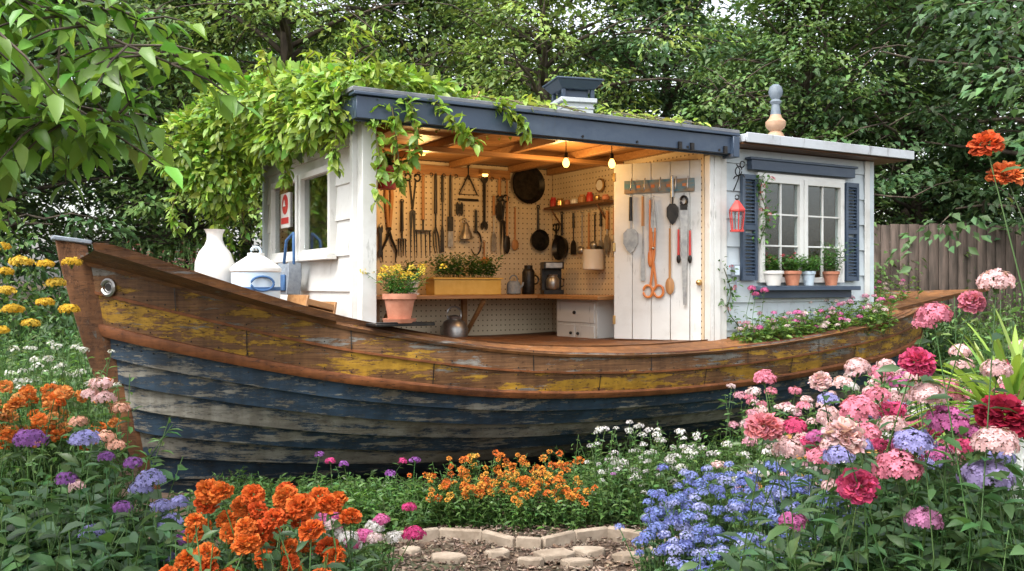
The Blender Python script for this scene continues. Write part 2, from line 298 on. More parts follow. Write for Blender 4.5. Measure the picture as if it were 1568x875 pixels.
# ------------------------------------------------------------------ boat
G=np.array([(-1.91,.0,1.98),(-1.72,.24,1.925),(-1.4,.54,1.82),(-.7,1.05,1.60),(0,1.45,1.42),(1,1.8,1.25),(2,1.9,1.175),(3,1.92,1.166),(4,1.88,1.21),(5,1.8,1.295),(6,1.65,1.393),(7,1.28,1.53),(7.55,.92,1.61),(7.95,.5,1.66),(8.1,.0,1.68)])
def cr(G,n):
    k=len(G);Ge=np.vstack([2*G[0]-G[1],G,2*G[-1]-G[-2]]);t=np.linspace(0,k-1-1e-9,n);i=t.astype(int);f=(t-i)[:,None]
    a,b,c,d=Ge[i],Ge[i+1],Ge[i+2],Ge[i+3];return .5*(2*b+(c-a)*f+(2*a-5*b+4*c-d)*f**2+(3*b-a-3*c+d)*f**3)
NS=110;g=cr(G,NS);g[:,1]=np.maximum(g[:,1],0);tt=np.linspace(0,1,NS);AX=1.4
tang=nrm(np.gradient(g[:,:2],axis=0))
on=np.stack([-tang[:,1],tang[:,0]],1)
def row(s,off,side):
    bf=np.exp(-tt*7);sf=np.exp(-(1-tt)*8)
    u=g[:,0]+bf*.74*(.65*s+.35*s**3)-sf*.7*s
    kk=.68+.27*np.exp(-tt*5)+.2*sf;pp=2.5-1.1*np.exp(-tt*6)-1.0*sf
    w=g[:,1]*(1-kk*s**pp)
    z=g[:,2]*(1-s)+(-.05)*s+sf*.35*s
    u=u+on[:,0]*off;w=w+on[:,1]*off;w=np.maximum(w,-.02)
    return np.stack([u,AX-side*w,z],1)
def strip(mb,rows,side,m,col=(1,1,1)):
    R=[row(s,o,side) for s,o in rows];k=len(R);V=np.concatenate(R)
    F=[]
    for a in range(k-1):
        for i in range(NS-1):
            f=(a*NS+i,(a+1)*NS+i,(a+1)*NS+i+1,a*NS+i+1);F.append(f if side>0 else f[::-1])
    mb.add(V,F,m,col)
boat=empty('wooden_boat',LM)
mb=MB()
lows=list(np.linspace(.30,1.0,8))
for side in(1,-1):
    for (a,b),cc_ in zip(((.0,.13),(.13,.27)),((.4,.6,1),(.7,.45,1))):
        strip(mb,[(a,.004),((a+b)/2,.012),(b,.02),(b,-.002)],side,0,cc_)
    pr=[.4,.35,.8,.45,.75,.25,.3]
    for k,(a,b) in enumerate(zip(lows[:-1],lows[1:])):
        strip(mb,[(a,-.004),(a+(b-a)*.33,.005),(a+(b-a)*.66,.016),(b,.032),(b,-.010)],side,1,(1-pr[k],pr[k],1))
hull=mb.make('hull_planking',[M_hullochre,M_hullblue],LM,boat,ang=30)
mb=MB()
for side in(1,-1):
    strip(mb,[(.262,.0),(.264,.05),(.275,.058),(.30,.058),(.313,.05),(.315,-.01)],side,0,(.5,.5,1))
    strip(mb,[(.128,.0),(.129,.026),(.142,.026),(.143,0)],side,0,(.6,.4,1))
mb.make('rub_rail',[M_rust],LM,boat,ang=30)
mb=MB()
for side in(1,-1):
    strip(mb,[(.03,.0),(.03,.03),(.012,.045),(-.004,.055),(-.022,.055),(-.03,.045),(-.03,-.06),(-.02,-.07),(.01,-.07)],side,0,(.5,.5,1))
mb.make('gunwale_cap',[M_cap],LM,boat,ang=30)
mb=MB()
for side in(1,-1): strip(mb,[(.0,-.05),(.25,-.06),(.8,-.08)],side,0)
mb.make('inner_lining',[M_inner],LM,boat)
mb=MB()
for idx in (17,30,41,50,59,67,76,84,92):
    for (s0,s1) in ((.0,.13),(.142,.262)):
        j=idx+(5 if s0>.1 else 0); A=row(s0,.02,1);B=row(s1,.03,1)
        p,q=A[j],B[j];d=nrm((A[j+1]-A[j])[None])[0]*.004
        o=np.array([0,-.001,0]);mb.add([p-d+o,q-d+o,q+d+o,p+d+o],[(0,1,2,3)])
for s in (.03,.115,.16,.25,.34,.47,.57,.67):
    R_=row(s,.018 if s<.3 else .012,1)
    for i in range(6,NS-6,2):
        mb.ball(R_[i]+np.array([0,-.001,0]),.006,0,n=6)
mb.make('plank_seams_and_nails',[M_iron],LM,boat)
mb=MB();sp=[]
for s in np.linspace(-.055,1.03,14):
    ss=max(s,0);u=-1.91+.74*(.65*ss+.35*ss**3)-.03+min(s,0)*.3;z=1.98*(1-s)-.05*s;sp.append((u,z))
pf=[(-.15,-.035),(-.15,.035),(-.02,.075),(.08,.085),(.08,-.085),(-.02,-.075)]
V=[];k=len(pf)
for (u,z) in sp:
    for a,b in pf:V.append((u+a,AX+b,z+a*-.25))
F=[(i*k+j,i*k+(j+1)%k,(i+1)*k+(j+1)%k,(i+1)*k+j) for i in range(len(sp)-1) for j in range(k)]+[tuple(range(k))[::-1]]
mb.add(V,F,0,(.5,.5,1));mb.make('stem_post',[M_stem_w],LM,boat,bevel=.006)
mb=MB();mb.box((sp[0][0]-.03,AX,sp[0][1]+.025),(.29,.2,.035),0,Matrix.Rotation(.12,4,'Y'));mb.make('stem_cap',[M_grey],LM,boat,bevel=.008)
hp=row(.1,.03,1)[7]
mb=MB();mb.torus((0,0,0),.06,.017,0,'Y');mb.torus((0,.01,0),.034,.012,0,'Y');mb.lathe([(.034,-.012),(.034,.012)],(0,.012,0),1,16,Matrix.Rotation(pi/2,4,'X'))
mb.make('mooring_ring',[M_steel,M_iron],LM@Matrix.Translation(hp)@Matrix.Rotation(-.85,4,'Z'),boat)
def deckpiece(i0,i1,dz,ins,m,mb):
    A=row(0,-ins,1)[i0:i1];B=row(0,-ins,-1)[i0:i1];A[:,2]+=dz;B[:,2]+=dz;k=len(A)
    mb.add(np.concatenate([A,B]),[(i,i+1,k+i+1,k+i) for i in range(k-1)],m)
ib=int(np.argmin(abs(g[:,0]-.1)));ic=int(np.argmin(abs(g[:,0]-3.66)))
mb=MB();deckpiece(1,ib,-.09,.04,0,mb);mb.make('bow_deck',[M_woodd],LM,boat)
mb=MB();deckpiece(ic,NS-2,-.13,.04,0,mb);mb.make('stern_planting_soil',[M_soil],LM,boat)
mb=MB();A=row(0,-.06,1)[ib-1:ic+1];B=row(0,-.3,1)[ib-1:ic+1];A[:,2]-=.045;B[:,2]-=.045;C=B.copy();C[:,2]-=.08;k=len(A)
mb.add(np.concatenate([A,B,C]),[(r*k+i,r*k+i+1,(r+1)*k+i+1,(r+1)*k+i) for r in(0,1) for i in range(k-1)]);mb.make('side_deck',[M_white],LM,boat)
mb=MB();mb.bb(.5,3.7,.75,2.3,.80,.85);mb.make('cabin_floor',[M_woodd],LM,boat)
# ------------------------------------------------------------------ shed
shed=empty('garden_shed',LM)
def S(mb,name,mats,bevel=.004,M=LM):return mb.make(name,mats,M,shed,bevel)
def siding(mb,x0,x1,z0,z1,holes,y,m=0,h=.28,outw=-1):
    z=z0
    while z<z1-.01:
        zt=min(z+h,z1)
        cuts=[(x0,x1,z,zt)]
        for(a,b,c,d) in holes:
            new=[]
            for(p,q,r,s_) in cuts:
                if q<=a or p>=b or s_<=c or r>=d:new.append((p,q,r,s_));continue
                if p<a:new.append((p,a,r,s_))
                if q>b:new.append((b,q,r,s_))
                if r<c:new.append((max(p,a),min(q,b),r,c))
                if s_>d:new.append((max(p,a),min(q,b),d,s_))
            cuts=new
        for(p,q,r,s_) in cuts:
            t0=.028-.018*(r-z)/h;t1=.028-.018*(s_-z)/h
            V=[(p,y-t0,r),(q,y-t0,r),(q,y+.02,r),(p,y+.02,r),(p,y-t1,s_-.002),(q,y-t1,s_-.002),(q,y+.02,s_-.002),(p,y+.02,s_-.002)]
            mb.add(V,[(0,3,2,1),(4,5,6,7),(0,1,5,4),(1,2,6,5),(2,3,7,6),(3,0,4,7)],m)
        z=zt
WX=(4.23,5.47,1.78,2.86)
mb=MB();siding(mb,3.70,5.93,1.02,3.13,[WX],.03);S(mb,'right_front_wall',[M_siding],0)
mb=MB();mb.bb(5.93,6.0,-.012,2.88,1.0,3.13);S(mb,'right_end_wall',[M_siding])
mb=MB();mb.bb(3.62,3.70,-.03,.05,1.0,3.13);mb.bb(3.705,3.80,-.012,.0,1.02,3.13);mb.bb(5.85,5.93,-.014,-.0,1.02,3.13);S(mb,'corner_trim',[M_white])
mb=MB();mb.bb(-.03,4.1,2.88,2.95,.9,3.17);mb.bb(5.5,6.0,2.88,2.95,.9,3.13);mb.bb(4.101,5.499,2.88,2.95,.9,1.9);mb.bb(4.101,5.499,2.88,2.95,2.85,3.13);S(mb,'back_wall',[M_siding])
mb=MB();mb.bb(.05,3.56,2.83,2.86,.86,3.19);S(mb,'pegboard_panel',[M_pegx])
mb=MB();mb.bb(3.56,3.60,.06,2.84,.86,3.19);S(mb,'pegboard_side_panel',[M_pegy])
mb=MB();mb.bb(3.62,3.66,.06,2.87,.86,3.19);S(mb,'partition_wall',[M_woodd])
LW=LM@Matrix.Rotation(-pi/2,4,'Z')
h1=(-1.56,-.76,2.05,2.76);h2=(-2.56,-1.68,2.05,2.76)
mb=MB();siding(mb,-2.95,-.16,1.1,3.18,[h1,h2],.03,h=.3);mb.make('left_wall',[M_white],LW,shed)
mb=MB();mb.bb(-2.96,-.16,.05,.07,1.1,2.04);mb.bb(-2.96,-.16,.05,.07,2.77,3.17);S(mb,'left_wall_lining',[M_wood],M=LW)
def window(mb,x0,x1,z0,z1,y,cols,rows,fm=0,gm=1,fr=.055,sash=None):
    mb.bb(x0,x0+fr,y-.05,y+.03,z0,z1,fm);mb.bb(x1-fr,x1,y-.05,y+.03,z0,z1,fm)
    mb.bb(x0+fr,x1-fr,y-.048,y+.03,z0,z0+fr,fm);mb.bb(x0+fr,x1-fr,y-.048,y+.03,z1-fr,z1,fm)
    for i in range(1,cols):
        x=x0+fr+(x1-x0-2*fr)*i/cols;mb.bb(x-.009,x+.009,y-.025,y+.005,z0+fr,z1-fr,fm)
    for j in range(1,rows):
        z=z0+fr+(z1-z0-2*fr)*j/rows;mb.bb(x0+fr,x1-fr,y-.023,y+.003,z-.009,z+.009,fm)
    mb.bb(x0+fr,x1-fr,y-.008,y-.004,z0+fr,z1-fr,gm)
mb=MB();window(mb,h1[0]-.04,h1[1]+.04,2.02,2.79,.0,1,1);window(mb,h2[0]-.02,h2[1]+.02,2.02,2.79,.0,1,1);mb.bb(-2.66,-.68,-.09,.0,1.975,2.015)
mb.make('side_windows',[M_white,glass('side_window_glass',.35)],LW,shed,.003)
mb=MB();mb.bb(-2.66,-.66,.16,.18,1.9,2.9);mb.bb(-2.66,-.66,.072,.158,1.9,1.93);mb.make('dark_window_backing',[M_woodd],LW,shed)  # dark board added behind the side windows so the panes look dark
mb=MB();mb.bb(-2.28,-1.98,-.022,-.012,2.32,2.66,0);mb.lathe([(.001,-.004),(.1,-.004),(.1,.0),(.001,.0)],(-2.13,-.024,2.55),1,20,Matrix.Rotation(pi/2,4,'X'));mb.plate([(-2.25,2.36),(-2.01,2.36),(-2.01,2.42),(-2.25,2.42)],-.028,-.023,1);mb.plate([(-2.17,2.53),(-2.09,2.53),(-2.13,2.6)],-.034,-.031,0)
mb.make('window_sign',[M_ceram,M_red],LW)
mb=MB();xm=(WX[0]+WX[1])/2
mb.bb(WX[0]-.03,WX[1]+.03,-.035,.03,WX[3],WX[3]+.04);window(mb,WX[0],xm-.005,WX[2],WX[3],.0,2,3);window(mb,xm+.005,WX[1],WX[2],WX[3],.0,2,3);S(mb,'front_window',[M_white,M_glass],.003)
mb=MB();mb.bb(4.12,5.6,-.16,.0,1.70,1.745);mb.bb(4.16,5.56,-.07,.0,1.62,1.70);mb.bb(4.08,5.62,-.07,.0,2.92,3.02);mb.bb(4.05,5.65,-.085,.0,3.02,3.045);S(mb,'window_sill_and_header',[M_navy])
mb=MB()
for a,b in((3.985,4.19),(5.51,5.715)):
    mb.bb(a,a+.035,-.045,-.0,1.8,2.87);mb.bb(b-.035,b,-.045,-.0,1.8,2.87)
    for z in(1.8,2.31,2.82):mb.bb(a+.035,b-.035,-.043,-.0,z,z+.05)
    for z in np.arange(1.87,2.81,.036):
        if 2.29<z<2.37:continue
        mb.box(((a+b)/2,-.026,z),(b-a-.07,.03,.008),0,Matrix.Rotation(.7,4,'X'))
S(mb,'window_shutters',[M_navy],.002)
mb=MB();mb.bb(-.02,.10,.02,.14,1.15,3.17);mb.bb(-.06,.0,.14,.2,1.1,3.15);mb.bb(-.01,.12,.0,.16,1.15,1.22);S(mb,'corner_post',[M_white])
mb=MB();mb.bb(-.14,3.76,-.17,-.11,3.035,3.205);mb.bb(-.17,3.80,-.20,-.08,3.21,3.235);mb.bb(-.14,-.08,-.11,3.0,3.035,3.205);mb.bb(-.12,3.76,-.105,-.08,3.02,3.06);mb.bb(3.70,3.78,-.21,-.05,3.0,3.2);S(mb,'roof_fascia',[M_navy])
mb=MB()
for u in (.15,.75,1.35,1.95,2.55,3.15,3.55):mb.lathe([(.012,-.004),(.012,.004)],(u,-.174,3.06),0,8,Matrix.Rotation(pi/2,4,'X'))
for u in (3.05,3.2,3.62):mb.bb(u-.02,u+.02,-.19,-.17,3.03,3.1)
S(mb,'fascia_bolts',[M_iron],0)
mb=MB();mb.bb(-.18,3.8,-.19,3.06,3.237,3.27);S(mb,'main_roof',[M_roof])
mb=MB()
for i in range(13):mb.bb(-.08,3.66,-.08+i*.235,-.08+i*.235+.225,3.20,3.22)
for u in (.55,1.35,2.15,2.95,3.5):mb.bb(u-.035,u+.035,-.07,2.82,3.12,3.198)
mb.bb(.0,3.55,1.35,1.45,3.07,3.118);S(mb,'ceiling_boards_and_beams',[M_wood])
mb=MB();mb.bb(3.83,6.34,-.24,3.1,3.16,3.235);mb.bb(3.83,6.36,-.26,-.243,3.15,3.245);S(mb,'right_roof',[M_roofedge])
mb=MB();mb.bb(3.83,6.3,-.2,3.05,3.137,3.156);S(mb,'right_soffit',[M_woodd],0)
mb=MB()
for a in((3.67,4.1,1.0,3.13),(5.5,5.92,1.0,3.13),(4.101,5.499,1.0,1.9),(4.101,5.499,2.85,3.13)):mb.bb(a[0],a[1],2.84,2.875,a[2],a[3],0)
mb.bb(3.9,5.8,2.3,2.8,1.7,1.78,1)
for u in(4.0,5.62):mb.bb(u,u+.06,2.7,2.8,1.8,3.1,1)
window(mb,4.12,4.79,1.9,2.85,2.86,2,3,2,3,.05);window(mb,4.81,5.48,1.9,2.85,2.86,2,3,2,3,.05)
mb.bb(5.88,5.92,.06,2.83,1.0,3.1,0);mb.bb(3.67,3.7,.06,2.83,1.0,3.1,0)
S(mb,'room_interior',[M_wood,M_woodd,M_white,M_glass])
mb=MB();mb.bb(.1,3.55,2.2,2.82,1.60,1.645);mb.bb(2.95,3.55,1.0,2.198,1.598,1.643);S(mb,'workbench_top',[M_wood],.006)
mb=MB()
for u in(1.2,2.3):mb.tube([(u,2.78,1.15),(u,2.3,1.58)],.03,0,6);mb.bb(u-.03,u+.03,2.76,2.82,1.0,1.6)
S(mb,'bench_brackets',[M_wood])
mb=MB();mb.bb(3.12,3.54,1.25,2.05,.86,1.596)
mb.bb(3.105,3.118,1.29,2.01,1.34,1.57);mb.bb(3.105,3.118,1.29,1.64,.9,1.31);mb.bb(3.105,3.118,1.66,2.01,.9,1.31)
mb.ball((3.09,1.65,1.45),.02,1)
for y in(1.58,1.72):mb.ball((3.09,y,1.22),.018,1)
S(mb,'cabinet',[M_white,M_iron])
mb=MB();mb.bb(1.35,2.9,2.3,2.8,1.05,1.12,0);S(mb,'under_bench_shelf',[M_white])
DW=math.hypot(.58,.8);DM=LM@Matrix.Translation((3.03,.83,1.2))@Matrix.Rotation(math.atan2(-.8,.58),4,'Z')
mb=MB()
for i in range(5):mb.bb(i*DW/5+.002,(i+1)*DW/5-.002,0,.035,0,1.80)
mb.bb(0.001,DW-.001,.036,.055,0,1.80)
mb.ball((DW-.1,-.045,.58),.028,1);mb.cyl((DW-.1,0,.58),(DW-.1,-.04,.58),.012,None,1);mb.lathe([(.03,-.004),(.03,.004)],(DW-.1,-.004,.58),1,12,Matrix.Rotation(pi/2,4,'X'))
for z in(.15,.9,1.62):mb.bb(-.012,.02,-.006,.03,z,z+.09,1)
mb.make('door',[M_white,M_brass],DM,shed,.004)
mb=MB();mb.bb(3.56,3.615,-.03,.05,1.1,3.03);S(mb,'door_frame',[M_white])
# roof objects
mb=MB();mb.bb(-.16,.16,-.16,.16,0,.30,0);mb.bb(-.19,.19,-.19,.19,.30,.345,0)
for z in(.1,.17,.24):mb.bb(-.17,.17,-.17,.17,z,z+.02,0)
for a in(-.15,.15):
    for b in(-.15,.15):mb.bb(a-.02,a+.02,b-.02,b+.02,.345,.43,1)
mb.bb(-.12,.12,-.12,.12,.346,.43,1)
V=[(-.17,-.17,.43),(.17,-.17,.43),(.17,.17,.43),(-.17,.17,.43),(-.235,-.235,.51),(.235,-.235,.51),(.235,.235,.51),(-.235,.235,.51)]
mb.add(V,[(0,3,2,1),(4,5,6,7),(0,1,5,4),(1,2,6,5),(2,3,7,6),(3,0,4,7)],1);mb.bb(-.245,.245,-.245,.245,.512,.53,1)
mb.make('roof_chimney_vent',[M_roofedge,M_navy],LM@Matrix.Translation((2.5,.8,3.25))@Matrix.Rotation(-.25,4,'Z'),None,.005)
mb=MB();mb.lathe([(.1,0),(.1,.05),(.075,.08),(.07,.12),(.085,.16),(.1,.2),(.105,.24),(.08,.29),(.06,.31),(.1,.35),(.115,.38),(.115,.42),(.075,.46),(.06,.5)],(0,0,0),0,20);mb.lathe([(.06,.5),(.05,.58),(.045,.62),(.07,.65),(.045,.68),(.05,.69),(.075,.73),(.082,.77),(.07,.82),(.035,.85),(.001,.855)],(0,0,0),1,20)
mb.make('turned_finial',[pm('finial_wood',(.32,.18,.10),(.44,.28,.18),(8,8,8),.6),pm('finial_grey',(.10,.13,.16),(.17,.2,.23),(8,8,8),.5)],LM@Matrix.Translation((5.32,.8,3.22)))
mb=MB();mb.bb(-.45,.45,-.3,.3,0,.12,0);mb.bb(-.48,.48,-.33,.33,.122,.15,1);mb.make('roof_skylight',[M_navy,M_roof],LM@Matrix.Translation((3.25,.75,3.3)),None,.006)
mb=MB();mb.lathe([(.1,0),(.1,.25),(.12,.27),(.09,.33),(.05,.40),(.02,.42),(.001,.43)],(0,0,0),0,16);mb.make('clay_chimney_pot',[M_terra],LM@Matrix.Translation((1.7,1.3,3.27)))
# lamps
lampL=[(2.42,.8,3.03),(2.85,.62,3.03)]
for p in lampL:
    mb=MB();mb.cyl((0,0,.0),(0,0,.17),.005,None,0,6);mb.cyl((0,0,-.01),(0,0,.045),.022,.018,0,12);mb.lathe([(.001,-.105),(.02,-.1),(.034,-.075),(.036,-.055),(.026,-.03),(.016,-.012)],(0,0,0),1,14)
    mb.make('hanging_light_bulb',[M_iron,M_bulb],LM@Matrix.Translation(p))
for p,e in(((2.42,.9,3.05),22),((2.7,1.1,3.05),10),((1.4,2.0,3.05),24)):
    l=bpy.data.lights.new('warm_bulb_light','POINT');l.energy=e;l.color=(1,.60,.22);l.shadow_soft_size=.06
    o=bpy.data.objects.new('bulb_light',l);bpy.context.scene.collection.objects.link(o);o.matrix_world=LM@Matrix.Translation((p[0],p[1],p[2]-.17))
mb=MB();mb.bb(-.05,.05,-.07,0,.0,.05,0);mb.lathe([(.001,-.03),(.03,-.025),(.036,0)],(0,-.04,0),1,12);mb.make('wall_lamp',[M_brass,M_bulb],LM@Matrix.Translation((2.55,2.77,3.07)))
mb=MB();mb.bb(-.05,.05,-.03,.03,.0,.05,0);mb.lathe([(.001,-.03),(.03,-.025),(.036,0)],(0,0,0),1,12);mb.make('ceiling_lamp',[M_brass,M_bulb],LM@Matrix.Translation((1.4,2.0,3.148)))
# ------------------------------------------------------------------ tools
TM=[M_woodx,M_iron,M_steel,M_orange,M_red]
def tool(kind,frame,x,z,L,hm=0,bm=1,w=1.,rot=0):
    mb=MB();y=-.03
    if kind=='garden_fork':
        mb.cyl((0,y,0),(0,y,-L*.55),.016,.019,hm);mb.cyl((0,y,-L*.55),(0,y,-L*.68),.011,None,bm);mb.bb(-.062*w,.062*w,y-.01,y+.01,-L*.7,-L*.68,bm)
        for a in(-.054,-.018,.018,.054):mb.cyl((a*w,y,-L*.69),(a*w,y-.01,-L),.009,.004,bm,6)
        mb.torus((0,y,.0),.02,.006,hm)
    elif kind=='hand_trowel':
        mb.cyl((0,y,0),(0,y,-L*.42),.016,.02,hm);mb.cyl((0,y,-L*.42),(0,y,-L*.58),.009,None,bm)
        mb.plate([(-.02*w,-L*.56),(.02*w,-L*.56),(.045*w,-L*.64),(.045*w,-L*.82),(.02*w,-L*.95),(0,-L),(-.02*w,-L*.95),(-.045*w,-L*.82),(-.045*w,-L*.64)][::-1],y-.008,y+.004,bm)
    elif kind=='wooden_spoon':
        mb.cyl((0,y,0),(0,y,-L*.75),.010,.013,hm,8);mb.ball((0,y,-L*.86),1,bm,(.042*w,.014,L*.13))
    elif kind=='ladle':
        mb.cyl((0,y,-.01),(0,y,-L*.75),.01,.008,hm,8);mb.torus((0,y,.0),.015,.004,hm);mb.ball((0,y-.02,-L*.87),1,bm,(.055*w,.04,.05))
    elif kind=='loppers':
        for sg in(-1,1):
            mb.tube([(sg*.02,y,0),(sg*.035,y,-L*.3),(sg*.012,y,-L*.62)],[.022,.022,.016],hm,8);mb.tube([(sg*.012,y,-L*.62),(-sg*.03,y,-L*.75),(-sg*.09*w,y,-L*.87),(-sg*.075*w,y,-L)],[.016,.016,.013,.005],bm,6)
        mb.ball((0,y,-L*.68),.022,bm)
    elif kind=='garden_shears':
        for sg in(-1,1):
            mb.torus((sg*.055*w,y,-L+.08),.06,.014,hm,sx=.8);mb.tube([(sg*.03*w,y,-L+.13),(-sg*.01,y,-L*.55),(-sg*.02,y,-L*.3)],[.013,.013,.011],hm,6)
            mb.plate([(-sg*.035,-L*.34),(-sg*.0,-L*.34),(-sg*.006,0)][::sg],y-.006,y+.003,bm)
        mb.ball((0,y-.01,-L*.5),.016,bm)
    elif kind=='scissors':
        for sg in(-1,1):
            mb.torus((sg*.045*w,y,-.03),.04,.011,bm,sx=.85);mb.tube([(sg*.03*w,y,-.06),(0,y,-L*.4)],.011,bm,6)
            mb.plate([(-sg*.0,-L*.4),(sg*.035,-L*.42),(sg*.008+sg*.02,-L)][::sg],y-.006,y+.003,bm)
    elif kind=='frying_pan':
        r=w;mb.cyl((0,y,0),(0,y,-L+r*2),.013,.017,bm,8);mb.torus((0,y,.01),.02,.006,bm)
        mb.lathe([(.001,.0),(r*.8,.0),(r,.05),(r*1.02,.05),(r*.84,-.012),(.001,-.012)],(0,y,-L+r),bm,28,Matrix.Rotation(pi/2,4,'X'))
    elif kind=='wrench':
        mb.plate([(-.017,-L*.15),(.017,-L*.15),(.014,-L*.85),(-.014,-L*.85)][::-1],y-.008,y+.008,bm)
        for zc,d in((-.04,1),(-L+.04,-1)):
            mb.plate([(x_*w,zc+z_*d) for x_,z_ in((-.02,-.06),(-.045,-.03),(-.045,.01),(-.03,.045),(-.015,.02),(0,.0),(.015,.02),(.03,.045),(.045,.01),(.045,-.03),(.02,-.06))][::-d],y-.009,y+.009,bm)
    elif kind=='scrub_brush':
        mb.cyl((0,y,0),(0,y,-L*.6),.013,.017,hm);mb.bb(-.03*w,.03*w,y-.012,y+.012,-L*.78,-L*.58,hm)
        for i in range(6):mb.bb((-.028+i*.0095)*w,(-.028+i*.0095+.007)*w,y-.01,y+.01,-L,-L*.785,bm)
    elif kind=='hand_saw':
        mb.torus((0,y,-.06),.045,.014,hm,sx=.7);mb.plate([(-.035*w,-.12),(.035*w,-.12),(.022*w,-L),(-.006,-L)][::-1],y-.003,y+.003,bm);mb.bb(-.03*w,.03*w,y-.012,y+.012,-.15,-.1,hm)
    elif kind=='hand_cultivator':
        mb.cyl((0,y,0),(0,y,-L*.5),.015,.019,hm);mb.cyl((0,y,-L*.5),(0,y,-L*.68),.010,None,bm)
        for a in(-1,0,1):mb.tube([(0,y,-L*.66),(a*.05*w,y,-L*.75),(a*.055*w,y-.02,-L*.9),(a*.045*w,y-.05,-L)],[.009,.009,.008,.004],bm,6)
    elif kind=='kitchen_turner':
        mb.cyl((0,y,0),(0,y,-L*.35),.014,.016,hm);mb.cyl((0,y,-L*.35),(0,y,-L*.68),.008,None,bm)
        mb.plate([(-.02*w,-L*.66),(.02*w,-L*.66),(.04*w,-L*.74),(.045*w,-L),(-.045*w,-L),(-.04*w,-L*.74)][::-1],y-.004,y+.002,bm)
    elif kind=='triangle_caliper':
        mb.tube([(0,y,0),(0,y,-L*.3),(-.11*w,y,-L*.85),(.11*w,y,-L*.85),(0,y,-L*.3)],.011,bm,6);mb.cyl((-.12*w,y,-L),(.12*w,y,-L),.014,None,bm)
        mb.torus((0,y,.0),.02,.006,bm)
    elif kind=='sickle':
        mb.cyl((0,y,0),(0,y,-L*.5),.016,.018,hm);a=[(.09*w*math.sin(t),y,-L*.72+L*.26*math.cos(t)) for t in np.linspace(-.2,4.2,12)];mb.tube(a,np.linspace(.014,.005,12),bm,6)
    elif kind=='hand_bell':
        mb.torus((0,y,0),.03,.006,bm);mb.lathe([(.012,-.02),(.03,-.05),(.04,-.1),(.06,-.14),(.085,-.22),(.09,-.22),(.001,-.2)],(0,y-.05,0),bm,16)
    mb.cyl((0,.0,.012),(0,y-.02,.012),.004,None,2,6)
    mb.make(kind,TM,frame@Matrix.Translation((x,0,z))@Matrix.Rotation(rot,4,'Y'),None)
BW=LM@Matrix.Translation((0,2.825,0))
def zb(u,py):return 1.75+(437-py)*(9.645+.502*u)/1400
def T(kind,px,y0,y1,**k):
    u=1.40+(px-600)*.0087;z0=zb(u,y0);z1=zb(u,y1);tool(kind,BW,u,z0,z0-z1,**k)
T('loppers',595,260,402,hm=0,bm=1)
T('garden_fork',613,308,392,hm=1,bm=1,w=.8);T('scissors',628,268,400,w=1.3)
T('garden_fork',643,268,392,hm=0,bm=1,w=1.5);T('hand_cultivator',661,266,388,hm=1,w=.6);T('kitchen_turner',671,268,386,hm=1,bm=1,w=.5)
T('scrub_brush',683,268,378,hm=1,bm=2,w=1.1);T('triangle_caliper',710,252,306,w=1.1);T('wrench',735,268,352,w=1.0);T('hand_bell',704,338,375,bm=2)
T('sickle',722,322,392,hm=1,w=.8);T('kitchen_turner',750,300,385,hm=0,bm=2,w=.8);T('scissors',764,300,392,w=.9);T('hand_trowel',759,272,340,hm=0,w=1.0)
T('wooden_spoon',771,276,390,w=1.1);T('wooden_spoon',784,318,384,w=1.2,bm=0);T('frying_pan',803,250,312,w=.23);T('frying_pan',822,318,384,w=.13);T('wrench',697,310,330)
T('ladle',735,370,404,bm=3);T('wrench',583,345,395,w=.6)
mb=MB();mb.bb(1.48,2.93,-.035,-.003,3.03,3.14);[mb.torus((u,-.05,3.03),.018,.005,1) for u in np.arange(1.55,2.9,.16)];mb.make('tool_rail',[M_wood,M_iron],BW,None,.004)
SW=LM@Matrix.Translation((3.55,0,0))@Matrix.Rotation(-pi/2,4,'Z')
for kind,yy,z0,L,k in(('frying_pan',2.55,2.62,.56,dict(w=.15)),('kitchen_turner',2.3,2.62,.5,dict(hm=1,w=1.3)),('ladle',2.12,2.6,.5,dict(bm=2,hm=2)),('wooden_spoon',1.98,2.6,.52,dict(w=.9,bm=0)),('ladle',1.86,2.58,.42,dict(bm=2,hm=1)),('kitchen_turner',1.74,2.6,.5,dict(hm=1,bm=2)),('hand_trowel',1.62,2.6,.5,dict(hm=0,bm=2)),('scissors',2.68,2.5,.3,dict(w=.7)),('garden_fork',1.48,2.62,.55,dict(hm=0,bm=2,w=.7))):
    tool(kind,SW,-yy,z0,L,**k)
mb=MB();mb.bb(-2.75,-1.5,-.17,-.003,2.68,2.71)
for x in(-2.6,-1.65):mb.tube([(x,-.02,2.5),(x,-.15,2.67)],.012,0,6)
mb.make('wall_shelf',[M_woodd],SW,None,.003)
for i,x in enumerate(np.arange(-2.65,-1.55,.155)):
    mb=MB();r=random.uniform(.035,.055);h=random.uniform(.06,.13);mb.lathe([(r*.8,0),(r,.01),(r,h*.7),(r*.7,h*.85),(r*.75,h),(.001,h)],(0,0,0),0,14)
    mb.make('spice_jar',[(M_red,M_brass,M_terra,M_ceram,M_woodx)[i%5]],SW@Matrix.Translation((x,-.09,2.712)))
mb=MB();mb.lathe([(.11,0),(.12,.01),(.12,.22),(.125,.23),(.10,.23),(.1,.22),(.001,.22)],(0,0,0),0,20);mb.torus((-.15,0,.12),.06,.012,0,'Y')
mb.make('enamel_pot',[M_ceram],SW@Matrix.Translation((-1.75,-.13,1.93)));tool('ladle',SW,-1.75,2.2,.05)
mb=MB();mb.torus((0,-.02,0),.07,.01,0);mb.lathe([(.065,-.005),(.065,.005)],(0,-.02,0),1,18,Matrix.Rotation(pi/2,4,'X'));mb.make('wall_clock',[M_brass,M_ceram],SW@Matrix.Translation((-1.75,-.02,2.9)))
DT=DM@Matrix.Translation((0,0,-1.2))
